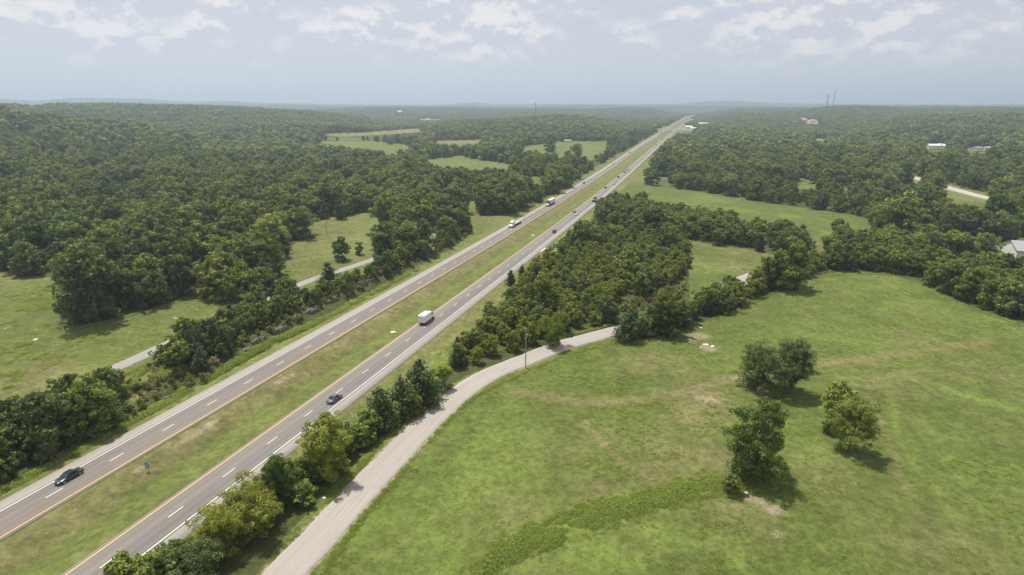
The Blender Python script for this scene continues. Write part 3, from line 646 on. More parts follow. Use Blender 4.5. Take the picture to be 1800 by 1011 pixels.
hero('young', 0, 606, 800, 742, 60, 'deciduous_tree', 'light green tree right behind the largest bright tree of the hedge', 'tree', GH, (1, 1, 1))
hero('young', 1, 468, 915, 858, 66, 'deciduous_tree', 'light green tree at the foot of the narrow dark tree in the hedge', 'tree', GH, (1, .95, 1))
hero('small', 0, 690, 742, 700, 46, 'deciduous_tree', 'small round tree between the first and middle cedar of the hedge', 'tree', GH, (1.15, 1.2, 1))
hero('small', 2, 724, 728, 690, 46, 'deciduous_tree', 'low round tree between the two farthest cedars of the hedge', 'tree', GH, (1.1, 1.1, 1))
hero('small', 3, 780, 682, 640, 44, 'deciduous_tree', 'low bush-like tree on the verge just past the last cedar of the hedge', 'tree', GH, (1.2, 1.25, 1))
GF = 'trees standing alone in the big pasture'
hero('hero', 2, 1336, 680, 597, 96, 'deciduous_tree', 'broad left tree of the pair in the middle of the big pasture', 'tree', GF, (1.1, 1.05, 1))
hero('hero', 0, 1389, 690, 598, 84, 'deciduous_tree', 'leaning right tree of the pair in the middle of the big pasture', 'tree', GF, (1.05, 1.05, 1))
hero('hero', 3, 1328, 838, 694, 122, 'deciduous_tree', 'tallest dark tree of the big pasture, nearest to the bottom of the photo', 'tree', GF, (.74, .8, .7), 1.2)
hero('hero', 1, 1494, 792, 694, 84, 'deciduous_tree', 'dense oval tree on the right of the tallest pasture tree', 'tree', GF, (1.05, 1.05, 1), 2.2)
hero('small', 4, 1470, 728, 672, 62, 'deciduous_tree', 'pale thin young tree just behind the dense oval tree in the pasture', 'tree', GF, (1.6, 1.5, 1.4))
hero('small', 1, 1458, 762, 722, 30, 'deciduous_tree', 'small dark bushy tree at the left side of the dense oval tree', 'tree', GF, (.9, .95, .9))
hero('shrub', 1, 1285, 868, 838, 44, 'shrub', 'yellowish bush at the foot of the tallest pasture tree', 'bush', None, (.9, .9, .9))
GW = 'trees standing alone in the meadow left of the highway'
hero('small', 0, 602, 458, 411, 36, 'deciduous_tree', 'round tree standing alone in the left meadow beside the lane', 'tree', GW, (1.0, 1.05, 1.1))
hero('small', 1, 632, 448, 424, 17, 'deciduous_tree', 'smallest lone tree of the left meadow', 'tree', GW, (.9, 1, 1))
hero('big', 1, 677, 438, 384, 60, 'deciduous_tree', 'large spreading tree at the right end of the left meadow', 'tree', GW, (1, 1, .95))
hero('cedar', 3, 580, 503, 460, 44, 'cedar_tree', 'rounded dark cedar on the highway side of the left lane', 'cedar', GW, (1.05, 1.1, 1))
hero('cedar', 0, 571, 385, 356, 22, 'cedar_tree', 'dark cedar at the top edge of the left meadow near the utility pole', 'cedar', GW)
hero('cedar', 1, 598, 386, 345, 28, 'cedar_tree', 'taller dark cedar at the top right edge of the left meadow', 'cedar', GW)
GM = 'trees standing in the distant meadow left of the highway'
hero('big', 0, 967, 267, 246, 24, 'deciduous_tree', 'round dark tree in the middle of the distant meadow', 'tree', GM, (.8, .9, .9))
hero('big', 2, 1013, 276, 250, 20, 'deciduous_tree', 'upright dark tree in the distant meadow, nearest the highway', 'tree', GM, (.8, .9, .9))
hero('big', 3, 998, 277, 263, 18, 'deciduous_tree', 'low dark tree beside the upright one in the distant meadow', 'tree', GM, (.8, .9, .9))
hero('big', 4, 908, 311, 276, 34, 'deciduous_tree', 'tallest dark tree beside the second distant meadow', 'tree', GM, (.75, .85, .85))
hero('big', 5, 686, 254, 244, 14, 'deciduous_tree', 'small dark tree on the edge of the farthest left meadow', 'tree', GM, (.8, .9, .9))
hero('cedar', 2, 1104, 598, 541, 50, 'cedar_tree', 'dark cedar where the gravel road disappears', 'cedar', None, (1.1, 1.15, 1))
hero('small', 2, 1130, 590, 545, 40, 'dead_tree', 'grey half-bare tree beside the dark cedar at the gravel road', 'tree', None, (1.8, 1.7, 2.4))
hero('bright', 1, 975, 608, 542, 46, 'deciduous_tree', 'bright yellow-green tree at the edge of the wood beside the brown pole', 'tree', None, (1.15, 1.15, 1))
hero('cedar', 3, 898, 500, 474, 22, 'cedar_tree', 'small dark cedar at the left tip of the wood, right against the highway shoulder', 'cedar', None)
hero('cedar', 1, 918, 492, 464, 18, 'cedar_tree', 'second small cedar on the highway edge of the wood', 'cedar', None)
hero('small', 4, 1284, 517, 483, 42, 'deciduous_tree', 'round tree hiding the gravel road left of its last visible bit', 'tree', None, (.85, .92, .88))
hero('small', 2, 1237, 537, 503, 36, 'deciduous_tree', 'leftmost of the three round trees that hide the gravel road above the pasture', 'tree', None, (.85, .92, .88))
hero('small', 0, 1258, 527, 494, 36, 'deciduous_tree', 'smaller round tree just left of the one hiding the gravel road', 'tree', None, (.85, .92, .88))
hero('big', 6, 1141, 320, 293, 24, 'deciduous_tree', 'dark tree at the left end of the billboard', 'tree', None, (.8, .9, .85))
hero('small', 3, 1470, 424, 384, 34, 'deciduous_tree', 'pale green tree at the right end of the upper pasture', 'tree', None, (1.1, 1.15, 1))
hero('big', 0, 1640, 347, 306, 38, 'deciduous_tree', 'large dark tree standing in front of the distant concrete road', 'tree', None, (.8, .88, .85))

# ---- everything else: candidate spots on the land, kept where the photo shows trees
REG = [  # name, base polygon (px), spacing m, [(key, weight)], scale range, label, group, tint
 ('nearwest', [(-120, 800), (-60, 735), (0, 722), (60, 700), (130, 690), (188, 690), (232, 712), (200, 745), (110, 785), (30, 822), (-60, 860)], 4.0, [('small', 5), ('cedar', 2), ('big', 1)], (.95, 1.5), 'dark tree of the thicket between left lane and highway, bottom left', 'dark thicket trees at the bottom left', (.85, .92, .85)),
 ('hedgefoot', [(230, 1090), (310, 1075), (385, 990), (485, 905), (565, 845), (628, 786), (690, 738), (742, 712), (768, 690), (745, 696), (690, 722), (640, 752), (590, 796), (520, 846), (440, 915), (350, 985), (250, 1060)], 2.3, [('shrub', 4), ('small', 1.3)], (.75, 1.4), 'low bush under the hedge trees between highway and gravel road', 'bushes under the roadside hedge', (1, 1.05, 1)),
 ('nearwestshrub', [(-200, 940), (-100, 880), (0, 828), (80, 790), (160, 756), (225, 722), (268, 712), (245, 752), (160, 792), (60, 836), (0, 868), (-200, 975)], 2.6, [('shrub', 6), ('small', 1)], (.7, 1.5), 'bright green bush on the bank above the highway shoulder, bottom left', 'bank bushes at the bottom left', (1, 1, 1)),
 ('brush', [(200, 690), (262, 640), (330, 655), (420, 640), (360, 672), (262, 715)], 2.6, [('shrub', 3), ('gold', 1), ('tan', 4)], (.4, 1.0), 'low tan and green scrub bush on the open bank by the left lane', 'scrub bushes on the open bank', (1.0, .97, .95)),
 ('midwest', [(268, 640), (300, 600), (350, 572), (420, 552), (500, 512), (537, 506), (548, 520), (520, 560), (455, 592), (400, 625), (340, 660), (290, 660)], 3.8, [('small', 5), ('cedar', 3)], (.75, 1.3), 'tree of the thicket hiding the left lane, between meadow and highway', 'thicket trees beside the left lane', (.9, .97, .9)),
 ('cut', [(330, 668), (400, 628), (460, 590), (545, 532), (600, 505), (665, 472), (735, 440), (800, 402), (826, 400), (832, 408), (790, 438), (735, 465), (650, 508), (560, 556), (480, 592), (400, 636), (345, 664)], 2.9, [('shrub', 5), ('small', 1.6), ('gold', 1), ('tan', 1.8), ('cedar', .4)], (.6, 1.2), 'bushy tree on the rocky bank above the left carriageway', 'bushy growth along the rocky bank', (.95, .95, .9)),
 ('cuttrees', [(640, 480), (660, 462), (720, 445), (765, 425), (800, 405), (826, 403), (800, 425), (735, 458), (680, 485)], 5.5, [('small', 4), ('cedar', 1), ('big', 1)], (.85, 1.3), 'tree of the row between the lane bend and the highway', 'trees by the bend of the left lane', (1, 1.02, .95)),
 ('wood', [(768, 674), (800, 650), (870, 630), (925, 614), (1000, 588), (1075, 560), (1095, 530), (1145, 505), (1205, 497), (1213, 470), (1200, 432), (1120, 422), (1060, 405), (1025, 402), (1000, 425), (985, 440), (960, 462), (918, 498), (885, 530), (845, 575), (800, 620)], 4.6, [('young', 5), ('small', 4), ('cedar', .5), ('big', .4)], (.75, 1.15), 'tree in the bright green wood between highway and gravel road', 'trees of the wood between highway and gravel road', (1.05, 1.05, .95)),
 ('hedge', [(1088, 602), (1150, 590), (1212, 568), (1292, 543), (1352, 512), (1440, 482), (1455, 465), (1400, 470), (1340, 492), (1272, 522), (1190, 552), (1120, 576)], 3.7, [('small', 5), ('young', 2), ('cedar', 1)], (.8, 1.4), 'tree of the dark hedge along the top left side of the big pasture', 'hedge trees above the big pasture', (.8, .88, .85)),
 ('belt', [(1045, 400), (1120, 412), (1200, 418), (1300, 434), (1384, 445), (1440, 436), (1440, 414), (1340, 396), (1210, 376), (1100, 356), (1050, 372)], 6.6, [('big', 3), ('small', 3), ('young', 1)], (.72, .98), 'tree of the belt between the two pastures right of the highway', 'trees of the belt between the pastures', (.9, .95, .9)),
 ('goldpatch', [(1070, 556), (1100, 536), (1160, 515), (1205, 508), (1195, 530), (1120, 548)], 2.6, [('gold', 3), ('shrub', 2)], (.5, 1.0), 'yellowing bush in the gap between wood and gravel road', 'yellowing bushes near the gravel road', (1, 1, 1)),
 ('eastwood', [(1440, 472), (1480, 474), (1560, 480), (1632, 498), (1682, 527), (1762, 556), (1900, 600), (1900, 470), (1800, 446), (1700, 448), (1640, 436), (1560, 424), (1450, 442)], 6.2, [('big', 4), ('small', 3)], (.75, 1.05), 'tree of the dense wood on the right edge of the big pasture', 'trees of the wood right of the pasture', (.85, .92, .88)),
]
IND = []   # (size, key, x, y, z, sc, region label, group, tint)
def inreg(px, py):
    m = np.zeros(np.shape(px), bool)
    for r in REG: m |= inpoly(px, py, r[1])
    return m
def allowed(x, y, z, h, wide, tol=0.):
    px, py, d = proj(x, y, z); ok = d > 5; ox, oy, _ = proj(x, y, z + h * .55); tx, ty, _ = proj(x, y, z + h * .96)
    ok &= ~inpolys(px, py - 1, OPL)
    s, t = to_st(x, y); ok &= ~((np.abs(t) < 22 + wide) & (s < 6000) & (s > -300))
    for k, (ln, wd) in ROADXY.items(): ok &= dist_line(x, y, ln, 30.) > wd / 2 + 1.2 + wide * .5
    return ok, (px, py, ox, oy, tx, ty, d)
def vis_ok(q, x, y, z, h, wide):
    px, py, ox, oy, tx, ty, d = q; ok = ~inpolys(ox, oy, OPL) & ~inpolys(tx, ty, OPL)
    wpx = wide * F / d
    ok &= ~inpolys(ox - wpx * .62, oy, OPL) & ~inpolys(ox + wpx * .62, oy, OPL)
    return ok
def pick(keys, n):
    w = np.array([k[1] for k in keys], float); return rng.choice(len(keys), n, p=w / w.sum())
for (nm, poly, spc, keys, (s0, s1), lab, grp, tint) in REG:
    wp = np.array([P(*q) for q in poly]); x0, y0 = wp.min(0); x1, y1 = wp.max(0)
    gx, gy = np.meshgrid(np.arange(x0, x1, spc), np.arange(y0, y1, spc)); gx = gx + rng.uniform(-.42, .42, gx.shape) * spc; gy = gy + rng.uniform(-.42, .42, gy.shape) * spc
    gx, gy = gx.ravel(), gy.ravel(); m = inpoly(gx, gy, wp.tolist()); gx, gy = gx[m], gy[m]; gz = terrain(gx, gy)
    ki = pick(keys, len(gx)); sc = rng.uniform(s0, s1, len(gx))
    Hs = np.array([PROTO[keys[k][0]][0][3] for k in ki]) * sc; Rs = np.array([PROTO[keys[k][0]][0][2] for k in ki]) * sc
    small = Hs < 4.5
    px, py, dd = proj(gx, gy, gz); s, t = to_st(gx, gy); ok = (np.abs(t) > 22.0 + Rs * .55)
    for k, (ln, wd) in ROADXY.items(): ok &= dist_line(gx, gy, ln, 30.) > wd / 2 + Rs * .75
    for (hx, hy, hr) in HERO: ok &= np.hypot(gx - hx, gy - hy) > hr * .55
    tx, ty, _ = proj(gx, gy, gz + Hs * .95)
    vis = ['guidespot', 'bendroad', 'westfield', 'westmeadow', 'midfield', 'bigfield', 'upperfield', 'barnspot', 'barnlot']
    ok &= ~inpolys(tx, ty, [OPEN[v] for v in vis]) & ~inpolys(px, py, [OPEN[v] for v in vis])
    for hf_ in (.45, .7): ok &= ~inpolys(*proj(gx, gy, gz + Hs * hf_)[:2], [OPEN['barnspot'], OPEN['signspot'], OPEN['guidespot'], OPEN['bendroad']])
    if nm in ('wood', 'hedgefoot', 'cut', 'cuttrees', 'midwest', 'nearwest'):
        for hf_ in (.5, .8, .95):
            ax_, ay_, ad_ = proj(gx, gy, gz + Hs * hf_); ok &= ~inpoly(ax_ + 4, ay_ + 4, OPEN['corridor']) if nm == 'wood' else True; ox_ = Rs * F / ad_ * (.8 if hf_ < .9 else .3)
    for i in np.nonzero(ok)[0]: IND.append((Hs[i] * F / dd[i], keys[ki[i]][0], gx[i], gy[i], gz[i], sc[i], lab, grp, tint))
# general woods: rings of jittered spots, wider apart with distance
X_, Y_ = [], []
r = 70.
while r < 1500:
    sp_ = (10.2 if r < 900 else 9.4) + max(0, r - 500) * .0042; n = int(R_(112) * r / sp_); a = np.linspace(R_(-56), R_(56), n) + rng.uniform(-.4, .4, n) * sp_ / r
    rr_ = r + rng.uniform(-.42, .42, n) * sp_; X_.append(np.sin(a) * rr_); Y_.append(np.cos(a) * rr_); r += sp_ * .9
x, y = np.concatenate(X_), np.concatenate(Y_); z = terrain(x, y); sc = (.72 + 1.0 * rng.random(len(x)) ** 1.2) * (1 + .3 * (fbm(x, y, 60, 2, 91) - .5)) * np.where(np.hypot(x, y) < 900, 1.0, .84)
ok, q = allowed(x, y, z, 13 * sc, 4.0 * sc); ok &= ~inreg(q[0], q[1]); ok &= vis_ok(q, x, y, z, 13 * sc, 5.5 * sc)
for hf_ in (.25, .4, .7, .85): ok &= ~inpolys(*proj(x, y, z + 13 * sc * hf_)[:2], OPL)
for (hx, hy, hr) in HERO: ok &= np.hypot(x - hx, y - hy) > hr + 2
bp = (q[0] > -60) & (q[0] < 1860) & (q[1] < 1150)
x, y, z, sc, ppx, ppy, dd = [v[ok] for v in (x, y, z, sc, q[0], q[1], q[6])]
scr = inpoly(ppx, ppy, [(1380, 322), (1500, 330), (1600, 350), (1560, 392), (1440, 372), (1330, 352), (1320, 330)]) | inpoly(ppx, ppy, [(1040, 300), (1110, 262), (1160, 236), (1130, 234), (1040, 280), (980, 320), (1000, 330)])
rest = {'big': [], 'far': [], 'cedar': [], 'small': []}
sN = to_st(x, y)
for i in range(len(x)):
    lft = sN[1][i] < 0; k = 'big'; u = rng.random(); s_ = sc[i]; tint = (.92, .95, .92)
    if u < .07: k = 'cedar'; s_ *= 1.25
    elif u < .2: k = 'small'; s_ *= 1.5
    elif scr[i]: k = 'small'; s_ *= 1.15
    if dd[i] < 520 and -60 < ppx[i] < 1860:
        if lft: lab, grp = 'tree crown in the dense wood left of the highway', 'trees of the dense wood left of the highway'
        elif ppy[i] > 375: lab, grp = 'tree of the belt between the two pastures right of the highway', 'trees of the belt between the pastures'
        else: lab, grp = 'tree in the broad wood beyond the pastures right of the highway', 'trees of the broad wood right of the highway'
        IND.append((PROTO[k][0][3] * s_ * F / dd[i], k, x[i], y[i], z[i], s_, lab, grp, tint))
    else:
        if k == 'big' and dd[i] > 750: k = 'far'
        rest[k].append((x[i], y[i], z[i] - .3, s_))
# individuals: the largest 300 of each kind, the remainder becomes stuff
KIND = {'big': 'deciduous_tree', 'small': 'deciduous_tree', 'young': 'deciduous_tree', 'hero': 'deciduous_tree', 'bright': 'deciduous_tree', 'cedar': 'cedar_tree', 'shrub': 'shrub', 'gold': 'shrub', 'tan': 'shrub'}
CATG = {'deciduous_tree': 'tree', 'cedar_tree': 'cedar', 'shrub': 'bush'}
IND.sort(key=lambda a: -a[0]); cnt = {'deciduous_tree': 30, 'cedar_tree': 12, 'shrub': 1}; nind = 0
for (sz, k, x, y, z, s_, lab, grp, tint) in IND:
    kd = KIND[k]; px, py, _ = proj(x, y, z); tpy = proj(x, y, z + PROTO[k][0][3] * s_)[1]
    inside = -20 < px < 1820 and tpy < 1011
    if inside and cnt[kd] < 300 and sz > 8:
        cnt[kd] += 1; nind += 1
        if kd == 'cedar_tree': lab = lab.replace('dark tree of', 'tree of').replace('tree crown', 'tree').replace('bushy tree', 'tree').replace('tree ', 'dark cedar ', 1)
        v = rng.uniform(.72, 1.28); 
        if rng.random() < .012 and kd == 'deciduous_tree': tint = (1.5, 1.35, 1.9); lab = 'pale thinning ' + lab.replace('dark ', '', 1); grp = grp + ', pale ones'
        tn = (tint[0] * v * rng.uniform(.94, 1.08), tint[1] * v, tint[2] * v)
        place(k, int(rng.integers(0, 99)), x, y, z - .15, s_, rng.uniform(0, 6.28), kd, lab, CATG[kd], grp + ', cedars' if kd == 'cedar_tree' else grp, tn, rng.uniform(.9, 1.12))
    else: rest.setdefault(k, []).append((x, y, z - .15, s_))
print('INDIVIDUALS', cnt, nind, {k: len(v) for k, v in rest.items()})
srcs = []; P4, I4, S4 = [], [], []
for k, L in rest.items():
    if not L: continue
    b = len(srcs); srcs += [p[0] for p in PROTO[k]]; L = np.array(L)
    P4.append(L[:, :3]); S4.append(L[:, 3]); I4.append(b + rng.integers(0, len(PROTO[k]), len(L)))
P4, I4, S4 = np.concatenate(P4), np.concatenate(I4), np.concatenate(S4)
gn_scatter('woodland', P4, I4, S4, rng.uniform(0, 6.28, len(P4)), srcs, 'continuous mixed woodland stretching back beyond the meadows on both sides', 'woodland')
# the far woods: clumps of crowns
X_, Y_ = [], []
r = 1480.
while r < 11000:
    sp_ = 19 + max(0, r - 3000) * .006; n = int(R_(104) * r / sp_); a = np.linspace(R_(-52), R_(52), n) + rng.uniform(-.4, .4, n) * sp_ / r
    rr_ = r + rng.uniform(-.42, .42, n) * sp_; X_.append(np.sin(a) * rr_); Y_.append(np.cos(a) * rr_); r += sp_ * .95
x, y = np.concatenate(X_), np.concatenate(Y_); z = terrain(x, y)
px, py, d = proj(x, y, z); s, t = to_st(x, y)
ok = ~((np.abs(t) < 42) & (s < 5000)) & ~inpolys(px, py, OPL) & ~inpolys(px, py - 10 * F / d, OPL); x, y, z = x[ok], y[ok], z[ok]; rr_ = np.hypot(x, y)
print('CLUMPS', len(x))
gn_scatter('distant_woodland', np.column_stack([x, y, z - 1.0]), rng.integers(0, 6, len(x)), rng.uniform(.75, 1.12, len(x)) * (1 + np.clip((rr_ - 3500) / 6000, 0, .9)), rng.uniform(0, 6.28, len(x)), CLUMPS, 'wooded ridges fading blue towards the horizon', 'woodland')
# ------------------------------------------------------------------ weeds and tall grass (uncountable)
def weeds():
    pr = []
    for i in range(5):
        rg = np.random.default_rng(500 + i); n = 90; a = rg.uniform(0, 6.28, n); q = np.sqrt(rg.random(n)) * .55
        pts = np.column_stack([np.cos(a) * q, np.sin(a) * q, rg.uniform(.02, .62, n) * (1 - q * .8)]); nn = np.column_stack([np.cos(a), np.sin(a), rg.uniform(.1, 1.2, n)])
        v, f, lv = leaf_cloud(pts, nn, .11, rg, .45); pr.append(mesh_np('weed', v, f, WEED, lv))
    P5, S5 = [], []
    def add(x, y, s): P5.append(np.column_stack([x, y])); S5.append(s)
    n = 240000; a = np.abs(rng.uniform(0, 1, n)); r = 60 + 230 * a ** 1.0; az = rng.uniform(R_(-54), R_(54), n); x, y = np.sin(az) * r, np.cos(az) * r
    px, py, d = proj(x, y, terrain(x, y)); s, t = to_st(x, y); den = fbm(x, y, 9, 3, 61) * .6 + fbm(x, y, 45, 3, 62) * .4
    opn = inpolys(px, py, [OPEN['bigfield'], OPEN['westfield'], OPEN['westmeadow'], OPEN['midfield']]) | ((np.abs(t) > 21) & (np.abs(t) < 27))
    for k, (ln, wd) in ROADXY.items(): opn &= dist_line(x, y, ln, 30.) > wd / 2 + .35
    opn &= (np.abs(t) > MED + LW + 3.4)
    ok = opn & (rng.random(n) < smooth(.40, .8, den) * .16 + .06); 
    for tr in ([(905, 690), (1040, 707), (1200, 689), (1290, 664), (1450, 639), (1740, 600)],):
        ok &= dist_line(x, y, np.array([P(*q) for q in tr]), 30.) > 1.6
    add(x[ok], y[ok], rng.uniform(.25, .72, ok.sum()) * (.6 + .9 * smooth(.45, .7, den[ok])))
    m_ = opn & inpoly(px, py, OPEN['westfield']) & (rng.random(n) < .5 * smooth(.5, .62, fbm(x, y, 6, 3, 71)) * smooth(240, 40, px)); add(x[m_], y[m_], rng.uniform(.6, 1.5, m_.sum()))
    def band(pts, wdt, num, s0, s1):
        ln = smooth_line([P(*q) for q in pts], 1.); i = rng.integers(0, len(ln), num); o = rng.normal(0, wdt * .42, (num, 2)); x, y = ln[i, 0] + o[:, 0], ln[i, 1] + o[:, 1]
        k_ = fbm(x, y, 3.5, 3, 47); keep = rng.random(num) < smooth(.12, .42, k_); x, y, o, k_ = x[keep], y[keep], o[keep], k_[keep]; num = len(x)
        add(x, y, rng.uniform(s0, s1, num) * (.55 + .9 * k_) * (1.15 - .4 * np.hypot(o[:, 0], o[:, 1]) / wdt))
    band([(838, 1030), (880, 985), (940, 950), (1050, 905), (1150, 880), (1220, 856), (1290, 858)], 3.6, 5200, .45, 1.6)
    band([(1085, 604), (1150, 598), (1212, 574), (1292, 549), (1352, 520), (1440, 487), (1560, 484), (1632, 503), (1682, 532), (1762, 561), (1850, 590)], 1.3, 1900, .4, 1.2)
    band([(560, 1030), (620, 935), (690, 850), (740, 795), (800, 728), (850, 690), (925, 655), (1000, 624), (1080, 603)], 1.1, 1500, .3, 1.0)
    band([(430, 1060), (500, 965), (570, 890), (640, 815), (700, 748)], .9, 900, .3, .8)
    band([(-100, 905), (0, 862), (80, 822), (200, 756), (300, 702), (400, 645), (480, 602), (560, 565), (650, 518), (735, 473)], 1.5, 5200, .7, 1.9)
    band([(-60, 800), (60, 740), (190, 672), (265, 640)], 1.6, 900, .6, 1.4); band([(220, 690), (270, 655), (330, 660)], 4.5, 900, .8, 1.9)
    band([(100, 576), (170, 570), (290, 538), (382, 507)], 1.2, 700, .5, 1.2); band([(790, 640), (870, 620), (1000, 590), (1075, 572)], 1.0, 900, .5, 1.3)
    xy = np.concatenate(P5); sc = np.concatenate(S5); s, t = to_st(xy[:, 0], xy[:, 1]); ok = (np.abs(t) > MED + LW + 3.9) & (fbm(xy[:, 0], xy[:, 1], 7, 3, 88) + rng.uniform(-.12, .12, len(xy)) > .43)
    for k, (ln, wd) in ROADXY.items(): ok &= dist_line(xy[:, 0], xy[:, 1], ln, 30.) > wd / 2 + .15
    xy, sc = xy[ok], sc[ok]; z = terrain(xy[:, 0], xy[:, 1]); print('WEEDS', len(xy))
    gn_scatter('tall_grass', np.column_stack([xy, z - .03]), rng.integers(0, 5, len(xy)), sc, rng.uniform(0, 6.28, len(xy)), pr, 'tufts of weeds and tall grass in the pastures and along the road edges', 'grass')
weeds()

# ------------------------------------------------------------------ vehicles (built facing +Y)
TYRE = simple('tyre_rubber', (.02, .02, .02), .8); RIM = simple('rim_metal', (.45, .45, .46), .35, .8); GLASS = glassy('window_glass'); CHROME = simple('polished_metal', (.6, .6, .6), .2, 1)
LAMPW = simple('lamp_lens', (.75, .76, .75), .1, coat=.5); LAMPR = simple('red_lens', (.4, .02, .02), .2); BLACKP = simple('black_plastic', (.03, .03, .03), .6); STEEL = simple('grey_steel', (.28, .28, .28), .45, .6)
PT = {}
def paint(n, c, rough=.28, metal=.0):
    if n not in PT: PT[n] = simple(n, c, rough, metal, .5, .04, 1.2, .7)
    return PT[n]
WHITEP = paint('white_paint', (.78, .78, .77)); SILVER = paint('silver_paint', (.52, .53, .54), .3, .5); DARKP = paint('dark_paint', (.022, .028, .03)); GREYP = paint('grey_paint', (.11, .12, .13), .3, .4)
TEALD = paint('dark_teal_paint', (.012, .035, .042)); REDP = paint('dark_red_paint', (.14, .015, .015)); TANP = paint('beige_paint', (.36, .32, .26), .3, .4); BLACK = paint('black_paint', (.012, .012, .013))
BOXW = simple('white_panel', (.80, .80, .78), .5, var=.05); TRAILW = simple('trailer_panel', (.62, .65, .66), .5, var=.05)
def wheel(parent, x, y, r=.33, wd=.22, dual=False):
    b = MB(); b.cyl((x - wd / 2, y, r), (x + wd / 2, y, r), r, n=18); w_ = b.build('wheel', TYRE, parent)
    sx = 1 if x > 0 else -1; q = MB(); q.cyl((x + sx * (wd / 2 - .02), y, r), (x + sx * (wd / 2 + .015), y, r), r * .62, n=12); q.build('rim', RIM, w_)
def car(kind, pt, L=4.8, W=1.84):
    Ht = {'sedan': 1.45, 'suv': 1.75, 'hatch': 1.55, 'pickup': 1.85, 'van': 1.85}[kind]; root = link({'pickup': 'pickup_truck', 'suv': 'suv', 'van': 'minivan'}.get(kind, 'car'), None)
    bh = Ht * (.60 if kind in ('sedan', 'hatch') else .58); h = L / 2; w = W / 2
    def ring(y, zt, ww, zb=.2, cr=.03): return [(-ww * .93, y, zb), (-ww, y, zb + .18), (-ww * .99, y, zt - .14), (-ww * .9, y, zt), (-ww * .4, y, zt + cr), (ww * .4, y, zt + cr), (ww * .9, y, zt), (ww * .99, y, zt - .14), (ww, y, zb + .18), (ww * .93, y, zb)]
    tail = bh * (1.06 if kind == 'sedan' else 1.02)
    st = [(-h, tail * .78, w * .80, .34), (-h + .12, tail * .97, w * .92, .24), (-h + .7, tail, w, .2), (-h * .3, bh, w, .2), (h * .35, bh, w, .2), (h * .62, bh * .95, w * .98, .2), (h - .28, bh * .82, w * .9, .22), (h - .05, bh * .66, w * .78, .28), (h, bh * .55, w * .70, .32)]
    MB().loft([ring(a, b_, c, d) for a, b_, c, d in st]).build('body', pt, root, sub=1, smooth=True)
    if kind == 'sedan': yb, yt0, yt1, yf = -h * .66, -h * .30, h * .10, h * .42
    elif kind == 'hatch': yb, yt0, yt1, yf = -h * .90, -h * .62, h * .10, h * .46
    elif kind == 'pickup': yb, yt0, yt1, yf = -h * .08, h * -.02, h * .30, h * .52
    else: yb, yt0, yt1, yf = -h * .96, -h * .82, h * .18, h * .50
    z0, z1, wb, wt = bh - .04, Ht - .05, w * .90, w * .70
    g = MB(); g.loft([[(-wb, yb, z0), (-wb, yf, z0), (wb, yf, z0), (wb, yb, z0)], [(-wt, yt0, z1), (-wt, yt1, z1), (wt, yt1, z1), (wt, yt0, z1)]]); g.build('windows', GLASS, root)
    r = MB(); r.box((0, (yt0 + yt1) / 2, z1 + .02), (wt * 2 + .06, yt1 - yt0 + .12, .07), .03)
    for sx in (-1, 1):
        r.cyl((sx * wb, yf, z0), (sx * (wt + .01), yt1, z1 + .02), .045, n=6); r.cyl((sx * wb, yb, z0), (sx * (wt + .01), yt0, z1 + .02), .06, n=6); r.cyl((sx * (wb + .005), (yf + yb) / 2, z0), (sx * (wt + .02), (yt0 + yt1) / 2, z1), .045, n=6)
    r.build('roof', pt, root)
    if kind == 'pickup': MB().box((0, -h * .55, bh + .02), (W * .8, h * .8, .04)).build('cargo_bed', BLACKP, root)
    for sx in (-1, 1):
        MB().box((sx * w * .56, h - .14, bh * .70), (.36, .2, .13), .04).build('headlight', LAMPW, root)
        MB().box((sx * w * .68, -h + .06, tail * .82), (.34, .12, .15), .03).build('taillight', LAMPR, root)
        MB().box((sx * (w + .08), yf - .28, bh + .05), (.18, .1, .13), .03).build('mirror', pt, root)
        for yy in (-h * .60, h * .60): wheel(root, sx * (w - .10), yy, .34 if kind != 'pickup' else .38)
    MB().box((0, h - .02, bh * .48), (W * .5, .06, .14), .02).build('grille', BLACKP, root)
    MB().box((0, -h + .03, tail * .60), (.52, .05, .14)).build('number_plate', BOXW, root)
    return root
